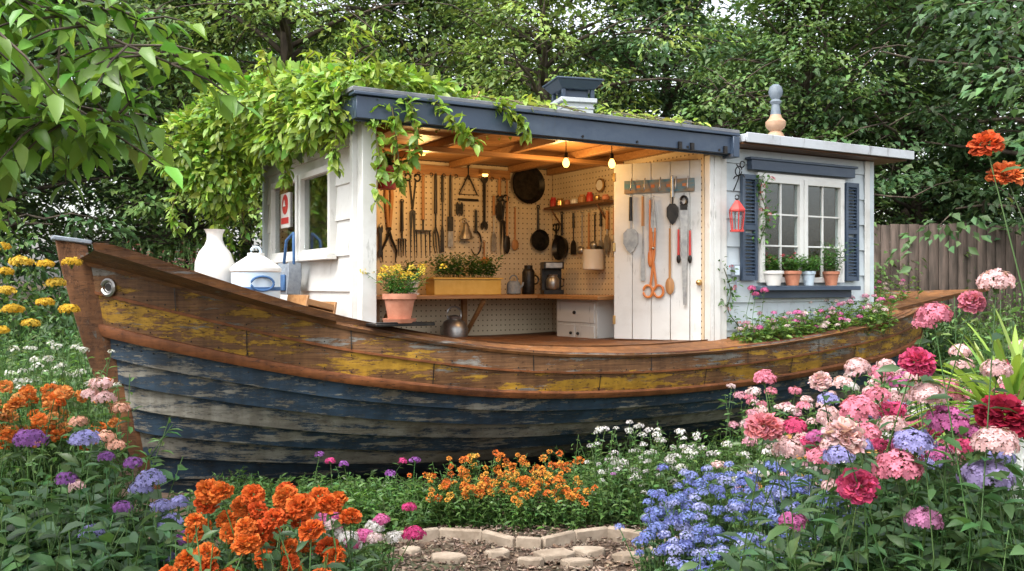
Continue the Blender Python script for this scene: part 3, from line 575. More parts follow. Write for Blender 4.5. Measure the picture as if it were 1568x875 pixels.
mb=MB();mb.bb(.12,.84,-.028,-.002,2.69,2.82,0)
for x in(.2,.34,.5,.66,.78):mb.tube([(x,-.03,2.84),(x,-.05,2.80),(x,-.06,2.72),(x,-.08,2.71),(x,-.09,2.74)],.007,1,6)
for x in(.27,.42,.58,.74):mb.bb(x-.02,x+.02,-.03,-.028,2.74,2.77,2)
mb.make('hook_rail',[M_teal,M_steel,M_orange],DT,None,.003)
for kind,px,y0,y1,k in(('hand_trowel',965,300,388,dict(hm=1,bm=2,w=1.7)),('kitchen_turner',984,300,430,dict(hm=0,bm=2,w=.5)),('garden_shears',1000,302,458,dict(hm=3,bm=2,w=1.)),('wooden_spoon',995,306,410,dict(hm=3,bm=3,w=.6)),('hand_trowel',1029,272,345,dict(hm=2,bm=1,w=1.3)),('wooden_spoon',1025,350,452,dict(w=1.1,bm=0)),('hand_saw',1046,300,467,dict(hm=1,bm=2,w=1.2)),('wooden_spoon',1038,352,404,dict(hm=4,bm=1,w=.5)),('wooden_spoon',1055,354,404,dict(hm=4,bm=1,w=.5))):
    z0=1.75+(437-y0)*.0066;tool(kind,DT,(px-937)/146*DW,z0,(y1-y0)*.0066,**k)
# ------------------------------------------------------------------ props
def potobj(name,M,r,h,mat,saucer=True):
    mb=MB();mb.lathe([(r*.68,0),(r*.92,h*.78),(r,h*.78),(r*1.04,h*.8),(r*1.04,h),(r*.92,h),(r*.9,h*.88)],(0,0,0),0,24);mb.lathe([(.001,h*.86),(r*.91,h*.88)],(0,0,0),1,24)
    if saucer:mb.lathe([(.001,-.02),(r*.95,-.02),(r*1.05,.012),(r*.9,.005),(.001,.003)],(0,0,0),0,24)
    return mb.make(name,[mat,M_soil],M)
def plantin(name,Pl,r,n,h,**k):
    a=rng.uniform(0,6.28,n);q=np.sqrt(rng.random(n))*r;c=toW(Pl)[0];base=c+np.stack([q*np.cos(a),q*np.sin(a),np.zeros(n)],1)
    mb=MB();bed(mb,base,h*rng.uniform(.6,1.1,n),**k);return mb.make(name,FM,smooth=False)
mb=MB();mb.lathe([(.09,0),(.115,.02),(.13,.1),(.14,.2),(.135,.3),(.11,.37),(.07,.42),(.055,.46),(.055,.5),(.07,.53),(.075,.535),(.05,.53),(.04,.47),(.001,.46)],(0,0,0),0,32);mb.make('white_ceramic_jug',[M_ceram],LM@Matrix.Translation((-.96,.915,1.60))@Matrix.Scale(1.14,4))
mb=MB();mb.lathe([(.16,0),(.172,.01),(.172,.13),(.172,.25)],(0,0,0),1,32);mb.lathe([(.172,.251),(.18,.26),(.18,.28),(.15,.31),(.09,.35),(.06,.37),(.06,.39),(.001,.39)],(0,0,0),0,32);mb.torus((0,0,.4),.035,.01,1,'Y');mb.lathe([(.176,.12),(.178,.12),(.178,.145),(.176,.145)],(0,0,0),2,32)
mb.torus((.0,-.18,.17),.05,.009,2,'Y',sx=1.6)
mb.make('enamel_canister',[M_ceram,M_enblue,M_bluecl],LM@Matrix.Translation((-.70,.62,1.575))@Matrix.Scale(1.12,4))
mb=MB();mb.plate([(-.14,-.1),(-.16,-.2),(-.12,-.36),(.12,-.36),(.16,-.2),(.14,-.1),(.05,-.17),(-.05,-.17)][::-1],-.13,-.02,0);mb.plate([(-.1,-.2),(-.1,-.33),(.1,-.33),(.1,-.2)],-.15,-.132,1)
mb.tube([(-.14,-.08,-.12),(-.1,-.07,.08),(0,-.04,.14),(.1,-.07,.08),(.14,-.08,-.12)],.014,1,6);mb.make('canvas_tool_bag',[M_grey,M_bluecl],LW@Matrix.Translation((-1.6,-.05,2.08))@Matrix.Scale(1.15,4),None,.02)
mb=MB()
for i in range(3):mb.bb(-.12,.12,-.09,.09,.002+i*.05,.04+i*.05)
mb.bb(-.125,-.105,-.095,.095,0,.16);mb.bb(.105,.125,-.095,.095,0,.16);mb.make('wooden_crate',[M_wood],LM@Matrix.Translation((-.30,.5,1.44))@Matrix.Rotation(.4,4,'Z')@Matrix.Rotation(.2,4,'Y')@Matrix.Scale(1.3,4),None,.003)
mb=MB();mb.bb(-.2,.3,-.12,.13,0,.022);mb.bb(-.2,.3,-.12,-.108,.022,.034);mb.make('pot_tray',[M_iron],LM@Matrix.Translation((.2,-.10,1.432)),None,.004)
potobj('terracotta_pot',LM@Matrix.Translation((.24,-.11,1.476)),.13,.21,M_terra)
plantin('yellow_pansy_plant',(.24,-.11,1.66),.09,50,.23,lean=.55,nl=8,L=.05,lc=(.07,.17,.03),fl='pom',ff=.8,hr=(.022,.034),cols=((.9,.55,.02),(.85,.65,.05)),npet=18,sr=.002)
mb=MB();mb.bb(-.42,.42,-.11,.11,0,.17,0);mb.bb(-.44,.44,-.13,.13,.172,.19,0);mb.bb(-.4,.4,-.1,.1,.191,.195,1);mb.make('yellow_planter_box',[M_yel,M_soil],LM@Matrix.Translation((2.1,2.4,1.648)),None,.008)
for k in range(4):plantin('potted_herb',(1.82+k*.19,2.4,1.84),.09,30,.26,lean=.4,nl=9,L=.06,lc=(.07,.17,.035),sr=.002)
potobj('small_white_pot',LM@Matrix.Translation((1.42,2.32,1.66)),.085,.14,M_ceram);plantin('potted_succulent',(1.42,2.32,1.78),.06,16,.24,lean=.5,nl=7,L=.09,w=.35,lc=(.06,.14,.05),sr=.003)
mb=MB();mb.lathe([(.07,0),(.075,.01),(.075,.26),(.06,.29),(.05,.30),(.05,.34),(.001,.345)],(0,0,0),0,20);mb.torus((.09,0,.17),.05,.01,0);mb.make('thermos_flask',[M_iron],LM@Matrix.Translation((2.98,2.45,1.648)))
mb=MB();mb.lathe([(.07,0),(.085,.01),(.08,.12),(.06,.15),(.001,.16)],(0,0,0),0,20);mb.tube([(.07,0,.06),(.12,0,.11),(.13,0,.14)],[.02,.014,.01],0,8);mb.torus((0,0,.17),.05,.008,0);mb.make('tea_kettle',[M_grey],LM@Matrix.Translation((2.72,2.35,1.648)))
mb=MB();mb.bb(-.12,.12,-.1,.12,0,.05,0);mb.bb(-.12,.12,.03,.12,.05,.32,0);mb.bb(-.12,.12,-.1,.12,.3,.38,0);mb.bb(-.1,.1,-.104,-.1,.31,.37,1);mb.lathe([(.06,.052),(.078,.08),(.078,.17),(.05,.21),(.06,.23)],(0,-.035,0),1,18);mb.tube([(.08,-.06,.19),(.125,-.08,.17),(.12,-.08,.1),(.075,-.06,.08)],.009,0,6);mb.make('coffee_maker',[M_iron,M_steel],LM@Matrix.Translation((3.25,2.35,1.648))@Matrix.Rotation(-.35,4,'Z'),None,.008)
mb=MB();mb.lathe([(.1,0),(.15,.05),(.16,.14),(.12,.22),(.07,.25),(.08,.28),(.001,.3)],(0,0,0),0,24);mb.torus((0,0,.3),.09,.012,0);mb.make('metal_kettle',[M_steel],LM@Matrix.Translation((2.0,2.45,1.122)))
mb=MB();mb.bb(-.16,.16,-.02,.0,0,.2,0);mb.bb(-.14,.14,-.024,-.021,.02,.18,1);mb.make('hanging_sign',[M_woodd,M_ceram],LM@Matrix.Translation((.85,2.8,2.6)),None,.003)
potobj('hanging_red_pot',LM@Matrix.Translation((.55,.9,2.62)),.12,.2,M_red,False);plantin('hanging_fern',(.55,.9,2.78),.08,20,.18,lean=.7,nl=8,L=.07,lc=(.06,.15,.03))
mb=MB()
def fr(R_,z):return [(R_*math.cos(a),R_*math.sin(a),z) for a in np.arange(6)*pi/3]
for z0,z1,r0,r1,m_ in((.0,.02,.07,.07,0),(.20,.215,.08,.08,0),(.215,.31,.085,.02,0)):
    V=fr(r0,z0)+fr(r1,z1);mb.add(V,[tuple(range(6))[::-1],tuple(range(6,12))]+[(i,(i+1)%6,(i+1)%6+6,i+6) for i in range(6)],m_)
for a in np.arange(6)*pi/3:mb.cyl((.055*math.cos(a),.055*math.sin(a),.02),(.075*math.cos(a),.075*math.sin(a),.2),.006,None,0,6)
V=fr(.05,.021)+fr(.068,.199);mb.add(V,[(i,(i+1)%6,(i+1)%6+6,i+6) for i in range(6)],1);mb.torus((0,0,.34),.025,.005,2);mb.cyl((0,0,.31),(0,0,.33),.01,None,2)
mb.make('red_lantern',[M_red,M_glass,M_iron],LM@Matrix.Translation((3.84,-.11,2.28)))
mb=MB();mb.tube([(0,0,0),(0,-.02,.02),(0,-.13,.03),(0,-.15,.0)],.006,0,6);mb.torus((0,-.07,.07),.045,.006,0,'X');mb.torus((0,-.12,.13),.03,.006,0,'X');mb.tube([(0,0,-.12),(0,-.06,-.02),(0,-.09,.08),(0,-.04,.14)],.006,0,6);mb.make('iron_wall_bracket',[M_iron],LM@Matrix.Translation((3.9,0,2.82)))
mb=MB();mb.bb(-.04,.04,-.05,0,-.06,.06,0);mb.bb(-.03,.03,-.056,-.051,-.045,.045,1);mb.cyl((0,-.03,-.06),(0,-.03,-.2),.012,None,0);mb.make('outdoor_socket',[M_grey,M_enblue],LM@Matrix.Translation((3.9,0,1.9)),None,.006)
for i,(u,mt,r) in enumerate(((4.35,M_ceram,.1),(4.62,M_terra,.09),(4.86,M_enblue,.07),(5.2,M_terra,.085))):
    potobj('windowsill_pot',LM@Matrix.Translation((u,-.1,1.75)),r,.15,mt,False)
    plantin('windowsill_plant',(u,-.1,1.88),.06,30,.18 if i<3 else .34,lean=.4,nl=9,L=.055,lc=(.08,.19,.04),fl='pom' if i in(0,1) else None,ff=.3,hr=(.015,.022),cols=((.75,.05,.08),(.8,.3,.4)),npet=10,sr=.002)
def climb(name,pts,n,L,lc,fc=None,spread=.05):
    P=toW(pts);k=cr(np.array(P),60);mb=MB();mb.tube(k[::3],.005,2,5,(.06,.07,.03));i=rng.integers(0,60,n);Q=k[i]+rng.normal(0,spread,(n,3));D=rng.normal(0,1,(n,3))+np.array([.2,-.8,-.1])
    leaves(mb,Q,D,L*rng.uniform(.6,1.3,n),.6,vary(lc,n))
    if fc is not None:
        m_=max(4,n//14);j=rng.integers(0,60,m_);pom(mb,k[j]+rng.normal(0,spread,(m_,3))+np.array([.02,-.06,0]),rng.uniform(.018,.028,m_),np.tile(fc,(m_,1)),14)
    return mb.make(name,FM,smooth=False)
climb('climbing_rose',[(3.98,-.04,1.3),(3.78,-.05,1.5),(3.82,-.04,1.7),(3.72,-.04,1.95)],90,.055,(.07,.16,.04),(.7,.04,.06),.04)
climb('climbing_rose',[(4.2,-.07,2.2),(4.28,-.08,2.45),(4.2,-.07,2.7),(4.24,-.07,2.85)],150,.055,(.08,.19,.04),(.75,.08,.1),.045)
# ------------------------------------------------------------------ vine on the roof
mb=MB();VG=(.22,.34,.05)
def vblob(u,y,z,ru,ry,rz,n,L=.11,col=VG):
    d=nrm(rng.normal(0,1,(n,3)));r=rng.uniform(.5,1.05,(n,1))**.6;P=np.array([u,y,z])+d*r*np.array([ru,ry,rz]);P=toW(P);dw=d@LMn[:3,:3].T
    D=dw+np.array([0,-.3,-.35])+rng.normal(0,.5,(n,3));c=vary(col,n,.33,.15)
    n_=len(P);up=dw+np.array([0,-.2,.8])+rng.normal(0,.45,(n_,3));X,Y,Z=frames(D,up);S_=L*rng.uniform(.55,1.2,n_);mb.inst(*LEAF,P,X,Y,Z,np.stack([S_,S_*.58,S_],1),0,c)
for a in[(.15,.25,3.36,.5,.4,.16,900),(.55,.5,3.38,.5,.45,.16,700),(0,.9,3.42,.45,.6,.22,1000),(-.15,1.7,3.45,.5,.7,.28,1200),(-.3,2.5,3.42,.5,.6,.36,1300),(-.5,2.75,2.95,.35,.45,.5,1100),(-.7,2.9,3.15,.4,.4,.4,900),(-.25,1.3,3.15,.2,1.2,.22,900),(-.2,.5,3.12,.2,.6,.2,450),(1.1,.7,3.36,.5,.5,.1,450),(1.65,.9,3.35,.4,.4,.08,240)]:vblob(*a)
def sprig(pts,n,L=.1,sp=.05,col=VG):
    k=cr(np.array(toW(pts)),40);mb.tube(k[::3],.006,2,5,(.12,.10,.04));i=rng.integers(0,40,n);P=k[i]+rng.normal(0,sp*.4,(n,3));t=nrm(np.gradient(k,axis=0))[i]
    D=nrm(rng.normal(0,1,(n,3)))+t*.3+np.array([0,-.2,-.35]);leaves(mb,P,D,L*rng.uniform(.6,1.2,n),.58,vary(col,n,.25,.15),0)
for s_ in([(.05,-.1,3.2),(.02,-.14,3.0),(.06,-.14,2.7),(.03,-.12,2.4)],[(.25,-.15,3.25),(.3,-.24,3.1),(.32,-.24,2.85),(.28,-.2,2.7)],[(.5,-.15,3.25),(.58,-.26,3.12),(.7,-.28,2.98),(.85,-.26,2.9)],[(.15,-.15,3.2),(.16,-.2,3.0),(.2,-.18,2.75),(.22,-.16,2.55)],[(-.1,.3,3.2),(-.2,.1,3.0),(-.22,.1,2.8),(-.2,.12,2.65)],[(-.1,1.5,3.2),(-.2,1.4,2.95),(-.22,1.45,2.8),(-.2,1.5,2.72)],[(-.1,2.3,3.2),(-.25,2.2,2.9),(-.3,2.25,2.7),(-.28,2.3,2.5)],[(-.15,2.7,3.1),(-.25,2.65,2.8),(-.3,2.7,2.5),(-.25,2.7,2.2)],[(-.5,2.9,2.9),(-.6,2.8,2.6),(-.55,2.7,2.3),(-.6,2.7,2.0)],[(-.4,2.9,2.9),(-.45,2.8,2.5),(-.4,2.8,2.2),(-.45,2.8,1.9)],[(-.8,3,3),(-.9,2.9,2.7),(-.95,2.9,2.5),(-.9,2.9,2.3)],[(1.0,-.1,3.28),(1.15,-.24,3.2),(1.3,-.26,3.1),(1.35,-.25,3.02)]):sprig(s_,75)
for i in range(20):
    u,y=random.uniform(-.6,.8),random.uniform(.1,2.8);h=random.uniform(.08,.3);sprig([(u,y,3.42),(u+random.uniform(-.1,.1),y,3.5),(u+random.uniform(-.15,.15),y,3.55+h*.6),(u+random.uniform(-.2,.2),y-.1,3.55+h)],30,.1,.04,(.32,.44,.07))
for i in range(14):
    u=random.uniform(1.,3.4);sprig([(u-.3,.6,3.3),(u-.1,.3,3.36),(u,.05,3.36),(u+.15,-.15,3.28)],24,.09,.04,(.3,.42,.07))
sprig([(.05,.43,3.5),(.03,.43,3.65),(.06,.43,3.8),(.03,.40,3.92)],30,.09,.04,(.34,.46,.08))
mb.make('climbing_vine',FM,smooth=False)
# ------------------------------------------------------------------ trees
def make_tree(seed,H,R,base,leafL,nl,per,col,dens=1.,trunkr=.2):
    global rng
    rng=np.random.default_rng(seed);mb=MB()
    n=9;z=np.linspace(0,H*.9,n);tp=np.stack([np.cumsum(rng.normal(0,.12,n)),np.cumsum(rng.normal(0,.12,n)),z],1);tp[0,:2]=0
    mb.tube(tp,np.linspace(trunkr,.04,n),1,9,(1,1,1))
    C=[];Dd=[];Rr=[]
    for i in range(nl):
        f=(i+.5)/nl;h=base+(H*.88-base)*f;c=np.array([np.interp(h,tp[:,2],tp[:,0]),np.interp(h,tp[:,2],tp[:,1]),h])
        az=i*2.39996+rng.normal(0,.3);ln=R*(math.sin(pi*min(1,(.16+.8*f)))**.7)*rng.uniform(.75,1.15);el=rng.uniform(.1,.5)+f*.5
        d=np.array([math.cos(az)*math.cos(el),math.sin(az)*math.cos(el),math.sin(el)]);m=6;t=np.linspace(0,1,m)[:,None]
        lp=c+d*ln*t+np.array([0,0,-.22*ln])*t**2+np.cumsum(rng.normal(0,.05*ln/3,(m,3)),0)*(t>0);mb.tube(lp,np.linspace(trunkr*.33*(1-.5*f),.012,m),1,5)
        for q in range(int(6*dens)):
            a=rng.uniform(.3,1.0);p=c+d*ln*a+np.array([0,0,-.22*ln])*a*a;off=rng.normal(0,1,3)*np.array([1,1,.55])*ln*.22;e=p+off
            mb.tube([p,(p+e)/2+np.array([0,0,.08]),e],[.02,.014,.006],1,4);C.append(e);Dd.append(nrm((e-c*np.array([1,1,.97]))[None])[0]);Rr.append(rng.uniform(.4,.85))
    C=np.array(C);Dd=np.array(Dd);Rr=np.array(Rr);k=len(C);idx=np.repeat(np.arange(k),per);n=len(idx)
    a=rng.uniform(0,6.28,n);r=np.sqrt(rng.random(n));L=np.stack([np.cos(a)*r,np.sin(a)*r,rng.normal(0,.16,n)-.32*r*r],1);tilt=rng.normal(0,.25,(k,2));L[:,2]+=(L[:,:2]*tilt[idx]).sum(1)
    P=C[idx]+L*Rr[idx][:,None];D=nrm(np.stack([np.cos(a),np.sin(a),-.35-rng.random(n)*.5],1)+.5*Dd[idx]+rng.normal(0,.35,(n,3)))
    br=np.clip(rng.normal(1,.3,k),.45,1.8);cl=vary(col,n,.16,.1)*br[idx][:,None]
    up=np.array([0,0,1.])+.5*Dd[idx]+rng.normal(0,.35,(n,3));X,Y,Z=frames(D,up);S_=leafL*rng.uniform(.6,1.25,n);mb.inst(*RH,P,X,Y,Z,np.stack([S_,S_*.55,S_],1),0,cl)
    ob=mb.make('deciduous_tree',[M_far,M_bark],smooth=False);me=ob.data;bpy.data.objects.remove(ob);return me
def make_shrub(seed,r,h,nc,per,leafL,col,w=.5):
    global rng
    rng=np.random.default_rng(seed);mb=MB();d=nrm(rng.normal(0,1,(nc,3))*np.array([1,1,.8]));d[:,2]=abs(d[:,2]);C=d*rng.uniform(.35,1,(nc,1))*np.array([r,r,h*.85]);C[:,2]+=.08
    for c in C[::3]:mb.tube([(c[0]*.1,c[1]*.1,0),(c[0]*.5,c[1]*.5,c[2]*.6),tuple(c)],[.02,.012,.005],1,4)
    idx=np.repeat(np.arange(nc),per);n=len(idx);P=C[idx]+rng.normal(0,1,(n,3))*np.array([.13,.13,.1])*(r+h)*.5
    D=d[idx]*.8+rng.normal(0,.5,(n,3))+np.array([0,0,.1]);br=np.clip(rng.normal(1,.22,nc),.5,1.6)
    leaves(mb,P,D,leafL*rng.uniform(.6,1.2,n),w,vary(col,n,.16,.1)*br[idx][:,None],0,LEAF if leafL>.09 else RH,.4)
    ob=mb.make('garden_shrub',[M_far,M_bark],smooth=False);me=ob.data;bpy.data.objects.remove(ob);return me
def put(name,me,x,y,s=1,rz=0,z=None,sz=None):
    o=bpy.data.objects.new(name,me);bpy.context.scene.collection.objects.link(o);o.location=(x,y,float(gh(x,y)) if z is None else z);o.scale=(s,s,sz or s);o.rotation_euler=(0,0,rz);return o
TR=[make_tree(21,9.5,3.4,1.6,.165,44,62,(.105,.178,.052)),make_tree(22,10.5,3.0,2.2,.16,44,60,(.135,.215,.06)),make_tree(23,9.,3.6,1.2,.175,42,62,(.08,.15,.06)),make_tree(24,11,3.3,2.6,.16,44,60,(.19,.275,.07),trunkr=.28)]
SHR=[make_shrub(31,1.2,1.9,110,52,.085,(.08,.155,.05)),make_shrub(32,1.3,1.5,100,50,.095,(.065,.13,.045)),make_shrub(33,1.0,2.3,110,50,.08,(.125,.215,.06))]
rng=np.random.default_rng(5)
tl=[(-9,15,1.0,2),(-6.4,17.5,.85,0),(-4.0,16.2,.82,3),(-1.6,18,.85,0),(.6,16.2,.75,3),(2.8,17.6,.82,2),(5.2,16.,.72,0),(7.6,17,.85,2),(9.4,14.8,1.05,2),(12.5,16.5,1.,0),(-11.5,18,1.1,0),(15,18,1.1,3),
    (-8.5,23,.95,2),(-4.6,24,.85,0),(-1.2,23.5,.88,1),(2.2,24,.78,0),(6,23.5,.82,2),(9.8,23,.95,0),(-14,24,1.2,1),(14,24,1.2,0)]
for x,y,s,i in tl:put('deciduous_tree',TR[i],x,y,s,rng.uniform(0,6.28))
for x in np.arange(-30,32,5.2):put('deciduous_tree',TR[int(rng.integers(0,4))],x,34+rng.uniform(-2,3),1.0,rng.uniform(0,6.28))
for x,y,s,i in [(-6.4,10.8,1.1,1),(-5.0,11.6,1.0,0),(-3.9,12.2,1.0,2),(-7.6,12.2,1.4,2),(-2.6,12.6,1.0,1),(-4.6,9.4,.75,0),(-1.0,13,1.0,0),(6.3,14.2,.7,1),(5.6,12.4,.75,0),(7.0,12.8,.85,2),(8.6,13.2,.8,0),(6.2,11.2,.9,1),(7.6,11.4,.95,2),(5.5,10.6,.6,0),(10,12.5,1.3,1),(1.6,13.6,1.1,2),(4.2,14.4,1.1,0),(-9.6,13,1.6,0),(12,14,1.6,2),(6.0,8.8,.7,2),(7.2,9.2,.85,0),(5.6,11.6,.7,2),(-2.9,11.4,.8,2),(-5.8,13.5,1.3,1)]:put('garden_shrub',SHR[i],x,y,s,rng.uniform(0,6.28))
mb=MB();x=5.3
while x<13:
    w_=random.uniform(.13,.15);z0=float(gh(x,14.6));mb.bb(x,x+w_,14.6,14.625,z0-.3,z0+2.15+random.uniform(-.02,.02));x+=w_+.012
for z in(.5,1.6):mb.bb(5.3,13,14.626,14.69,float(gh(9,14.6))+z,float(gh(9,14.6))+z+.09)
mb.make('wooden_fence',[M_fence],smooth=False)
# ------------------------------------------------------------------ near overhanging branch, left
rng=np.random.default_rng(9);mb=MB()
mb.tube([(-4.2,2.4,0),(-4.15,2.45,1.2),(-4.0,2.6,2.4),(-3.7,2.7,3.6),(-3.5,2.8,5)],[.14,.12,.10,.08,.04],1,10)
limbs=[[(-4.05,2.5,2.0),(-3.1,2.8,2.75),(-2.1,3.1,2.85),(-1.15,3.3,2.52)],[(-4.0,2.6,2.4),(-3.0,2.9,2.5),(-2.2,3.2,2.5),(-1.4,3.3,2.30)],[(-4.0,2.6,2.2),(-3.0,2.8,2.4),(-2.4,3.0,2.25),(-1.95,3.1,2.05)],[(-3.8,2.7,3.2),(-2.8,3.0,3.1),(-2.1,3.3,2.95),(-1.3,3.5,2.72)],[(-4.1,2.4,1.9),(-3.2,2.9,2.15),(-2.5,3.3,2.16),(-2.05,3.4,2.08)],[(-3.8,2.7,3.2),(-2.8,2.7,3.0),(-2.2,2.8,2.7),(-1.6,2.8,2.55)],[(-3.8,2.7,3.),(-2.8,3.3,2.8),(-2.2,3.5,2.6),(-1.6,3.6,2.42)]]
for lp in limbs:
    k=cr(np.array(lp,float),40);mb.tube(k[::2],np.linspace(.03,.004,20),1,6)
    for j in range(46):
        i=rng.integers(12,40);b=k[i];d=nrm(rng.normal(0,1,3)*np.array([1,.7,.5])+np.array([.35,0,-.2]));ln=rng.uniform(.15,.36);e=b+d*ln+np.array([0,0,-.06]);mb.tube([b,(b+e)/2+np.array([0,0,.02]),e],[.005,.004,.002],1,4)
        nn=rng.integers(7,12);t=np.linspace(.15,1.02,nn)[:,None];P=b+(e-b)*t;sg=np.where(np.arange(nn)%2==0,1,-1)[:,None];side=nrm(np.cross(d,[0,0,1.])[None])
        D=d*.7+side*sg*.8+np.array([0,0,-.45])+rng.normal(0,.25,(nn,3));leaves(mb,P,D,rng.uniform(.075,.135,nn),.5,vary((.15,.29,.045),nn,.28,.12),0,LEAF,.4)
mb.make('overhanging_tree',[M_leaf,M_bark],smooth=False)
# ------------------------------------------------------------------ flower beds
rng=np.random.default_rng(77)
OR=((.82,.23,.02),(.85,.32,.03),(.78,.18,.02));GR=(.085,.165,.045);GD=(.058,.122,.043)
def B(name,fn):
    mb=MB();fn(mb);mb.make(name,FM,smooth=False)
def gc(mb):
    for a in((1000,-2.9,-.6,6.3,7.4,.12,.3),(1200,.4,4.5,6.6,9.2,.15,.4),(500,-4.5,-2.6,5,9,.2,.5),(500,4,7,8,11,.2,.6),(500,-5,-2.5,9,12,.3,.8),(180,-1.6,-.85,5.2,6.2,.08,.2),(180,1.1,1.9,5.2,6.4,.1,.3)):
        n=a[0];b=area(n,*a[1:5])
        l=b-np.array([-1.152,7.2,0]);u=l[:,0]*.864+l[:,1]*.502;yl=-l[:,0]*.502+l[:,1]*.864
        ok=~((u>-1.3)&(u<8.)&(abs(yl-1.4)<np.interp(u,[-1.3,1,4,8],[.1,1.2,1.5,.5])))&~((b[:,0]/b[:,1]>-.47)&(b[:,0]<-2.3));b=b[ok]
        bed(mb,b,rng.uniform(a[5],a[6],len(b)),.35,11,.075,.45,GR)
B('ground_cover_plants',gc)
def mari(mb):
    b=np.vstack([ell(180,-.05,6.8,.52,.22),ell(90,.2,6.6,.42,.14),ell(70,-.4,6.65,.25,.12)]);h=.12+.3*np.clip((b[:,1]-6.35)/.65,0,1)+rng.uniform(0,.1,len(b))
    bed(mb,b,h,.2,12,.055,.45,(.09,.18,.045),'pom',.55,(.020,.038),OR+((.85,.42,.05),),30)
B('orange_marigold_bed',mari)
def white(mb):
    b=np.vstack([ell(150,1.0,7.0,.42,.35),ell(70,1.7,6.6,.5,.4)]);bed(mb,b,rng.uniform(.3,.7,len(b)),.15,12,.065,.45,GR,'umbel',.55,(.026,.045),((.78,.77,.75),(.75,.7,.72)),18)
    b=ell(50,.75,6.7,.3,.2);bed(mb,b,rng.uniform(.2,.5,len(b)),.15,12,.065,.45,GR,'umbel',.3,(.02,.03),((.78,.77,.75),(.5,.2,.5)),16)
B('white_candytuft_bed',white)
def mag(mb):
    bed(mb,ell(200,-1.1,6.75,.5,.3),rng.uniform(.12,.34,200),.3,12,.08,.35,(.09,.19,.04))
    P=[(-1.42,6.75,.5),(-1.33,6.7,.46),(-1.25,6.8,.42),(-.82,6.85,.43),(-.72,6.8,.45),(-.9,6.75,.36)];tops=np.array(P);base=tops.copy();base[:,2]=0;base[:,0]+=rng.normal(0,.05,6)
    bed(mb,base,1,nl=8,L=.07,w=.3,lc=GR,fl='umbel',ff=1,hr=(.035,.045),cols=((.35,.10,.45),(.7,.05,.25)),npet=26,tops=tops)
B('verbena_plants',mag)
BL=((.21,.27,.66),(.27,.32,.73),(.17,.20,.56),(.40,.42,.78))
def blue(mb):
    b=ell(260,1.2,4.4,.56,.5);h=.38+.28*np.clip((b[:,1]-4.0)/.8,0,1)+rng.uniform(-.06,.04,len(b));bed(mb,b,h,.1,11,.085,.5,GD)
    b=ell(350,1.2,4.4,.56,.5);h=.44+.30*np.clip((b[:,1]-4.0)/.8,0,1)+rng.uniform(-.05,.08,len(b));t=bed(mb,b,h,.08,6,.07,.5,GD)
    k=len(t);umbel(mb,t,rng.uniform(.026,.046,k),np.array(BL)[rng.integers(0,4,k)],50,fs=.18)
B('blue_ageratum_bed',blue)
def low(mb):
    b=ell(120,-.95,4.6,.3,.3);bed(mb,b,rng.uniform(.42,.58,len(b)),.15,11,.08,.45,GR)
    b=ell(30,-.8,4.45,.26,.25);t=bed(mb,b,rng.uniform(.5,.64,len(b)),.1,8,.08,.45,GR);k=len(t);umbel(mb,t,rng.uniform(.04,.062,k),np.array([(.75,.72,.70),(.62,.04,.2),(.75,.15,.4),(.78,.6,.6)])[rng.integers(0,4,k)],80,fs=.2)
B('dianthus_bed',low)
def bigor(mb):
    b=np.vstack([ell(130,-.93,3.5,.34,.3),ell(40,-.8,3.15,.25,.15)]);h=rng.uniform(.62,.88,len(b));bed(mb,b,h,.08,14,.11,.4,GD)
    t=np.stack([rng.uniform(-1.2,-.62,42),rng.uniform(3.05,3.6,42),rng.uniform(.70,.96,42)],1);bs=t.copy();bs[:,2]=0
    bed(mb,bs,1,nl=10,L=.1,w=.4,lc=GD,tops=t);pom(mb,t,rng.uniform(.034,.054,42),np.array([(.80,.15,.012),(.84,.2,.02),(.75,.11,.01)])[rng.integers(0,3,42)],260,ps=.3)
    t=np.array([(-1.05,3.3,1.0),(-.95,3.35,.98),(-1.14,3.45,.97),(-.84,3.4,.96),(-.76,3.3,.95),(-1.0,3.4,.93),(-.68,3.4,.93),(-.9,3.1,.87)]);bs=t.copy();bs[:,2]=0;bed(mb,bs,1,nl=14,L=.1,w=.4,lc=GD,tops=t);pom(mb,t,rng.uniform(.05,.064,8),np.array([(.82,.15,.012),(.84,.2,.02)])[rng.integers(0,2,8)],380,ps=.28)
B('large_marigold_plants',bigor)
def leftm(mb):
    b=np.vstack([ell(230,-1.85,3.8,.55,.45),ell(140,-2.3,4.5,.4,.6)]);bed(mb,b,rng.uniform(.5,.92,len(b)),.1,13,.14,.58,GD)
    b=area(330,-3.8,-2.3,4.8,7.0);b=b[b[:,0]/b[:,1]<-.485];bed(mb,b,rng.uniform(.8,1.3,len(b)),.1,15,.11,.42,GR)
    b=area(160,-4.8,-3.6,6.5,9);bed(mb,b,rng.uniform(1.,1.5,len(b)),.1,15,.11,.4,GR)
B('leafy_border_plants',leftm)
def heads(mb,L,kind,npet,**k):
    for x,y,z,r,c in L:
        bs=np.array([[x+rng.normal(0,.06),y+.05,0.]]);bed(mb,bs,1,nl=18,L=.12,w=.45,lc=GD,tops=np.array([[x,y,z-r*.3]]),sr=.004)
        (pom if kind=='pom' else umbel)(mb,np.array([[x,y,z]]),[r],np.array([c]),npet,**k)
LV=(.38,.36,.74);PU=(.34,.12,.44);PK=(.78,.24,.34);LP=(.84,.54,.55);HP=(.70,.07,.2);CR=(.40,.012,.05);PE=(.83,.43,.31);MG=(.6,.14,.38)
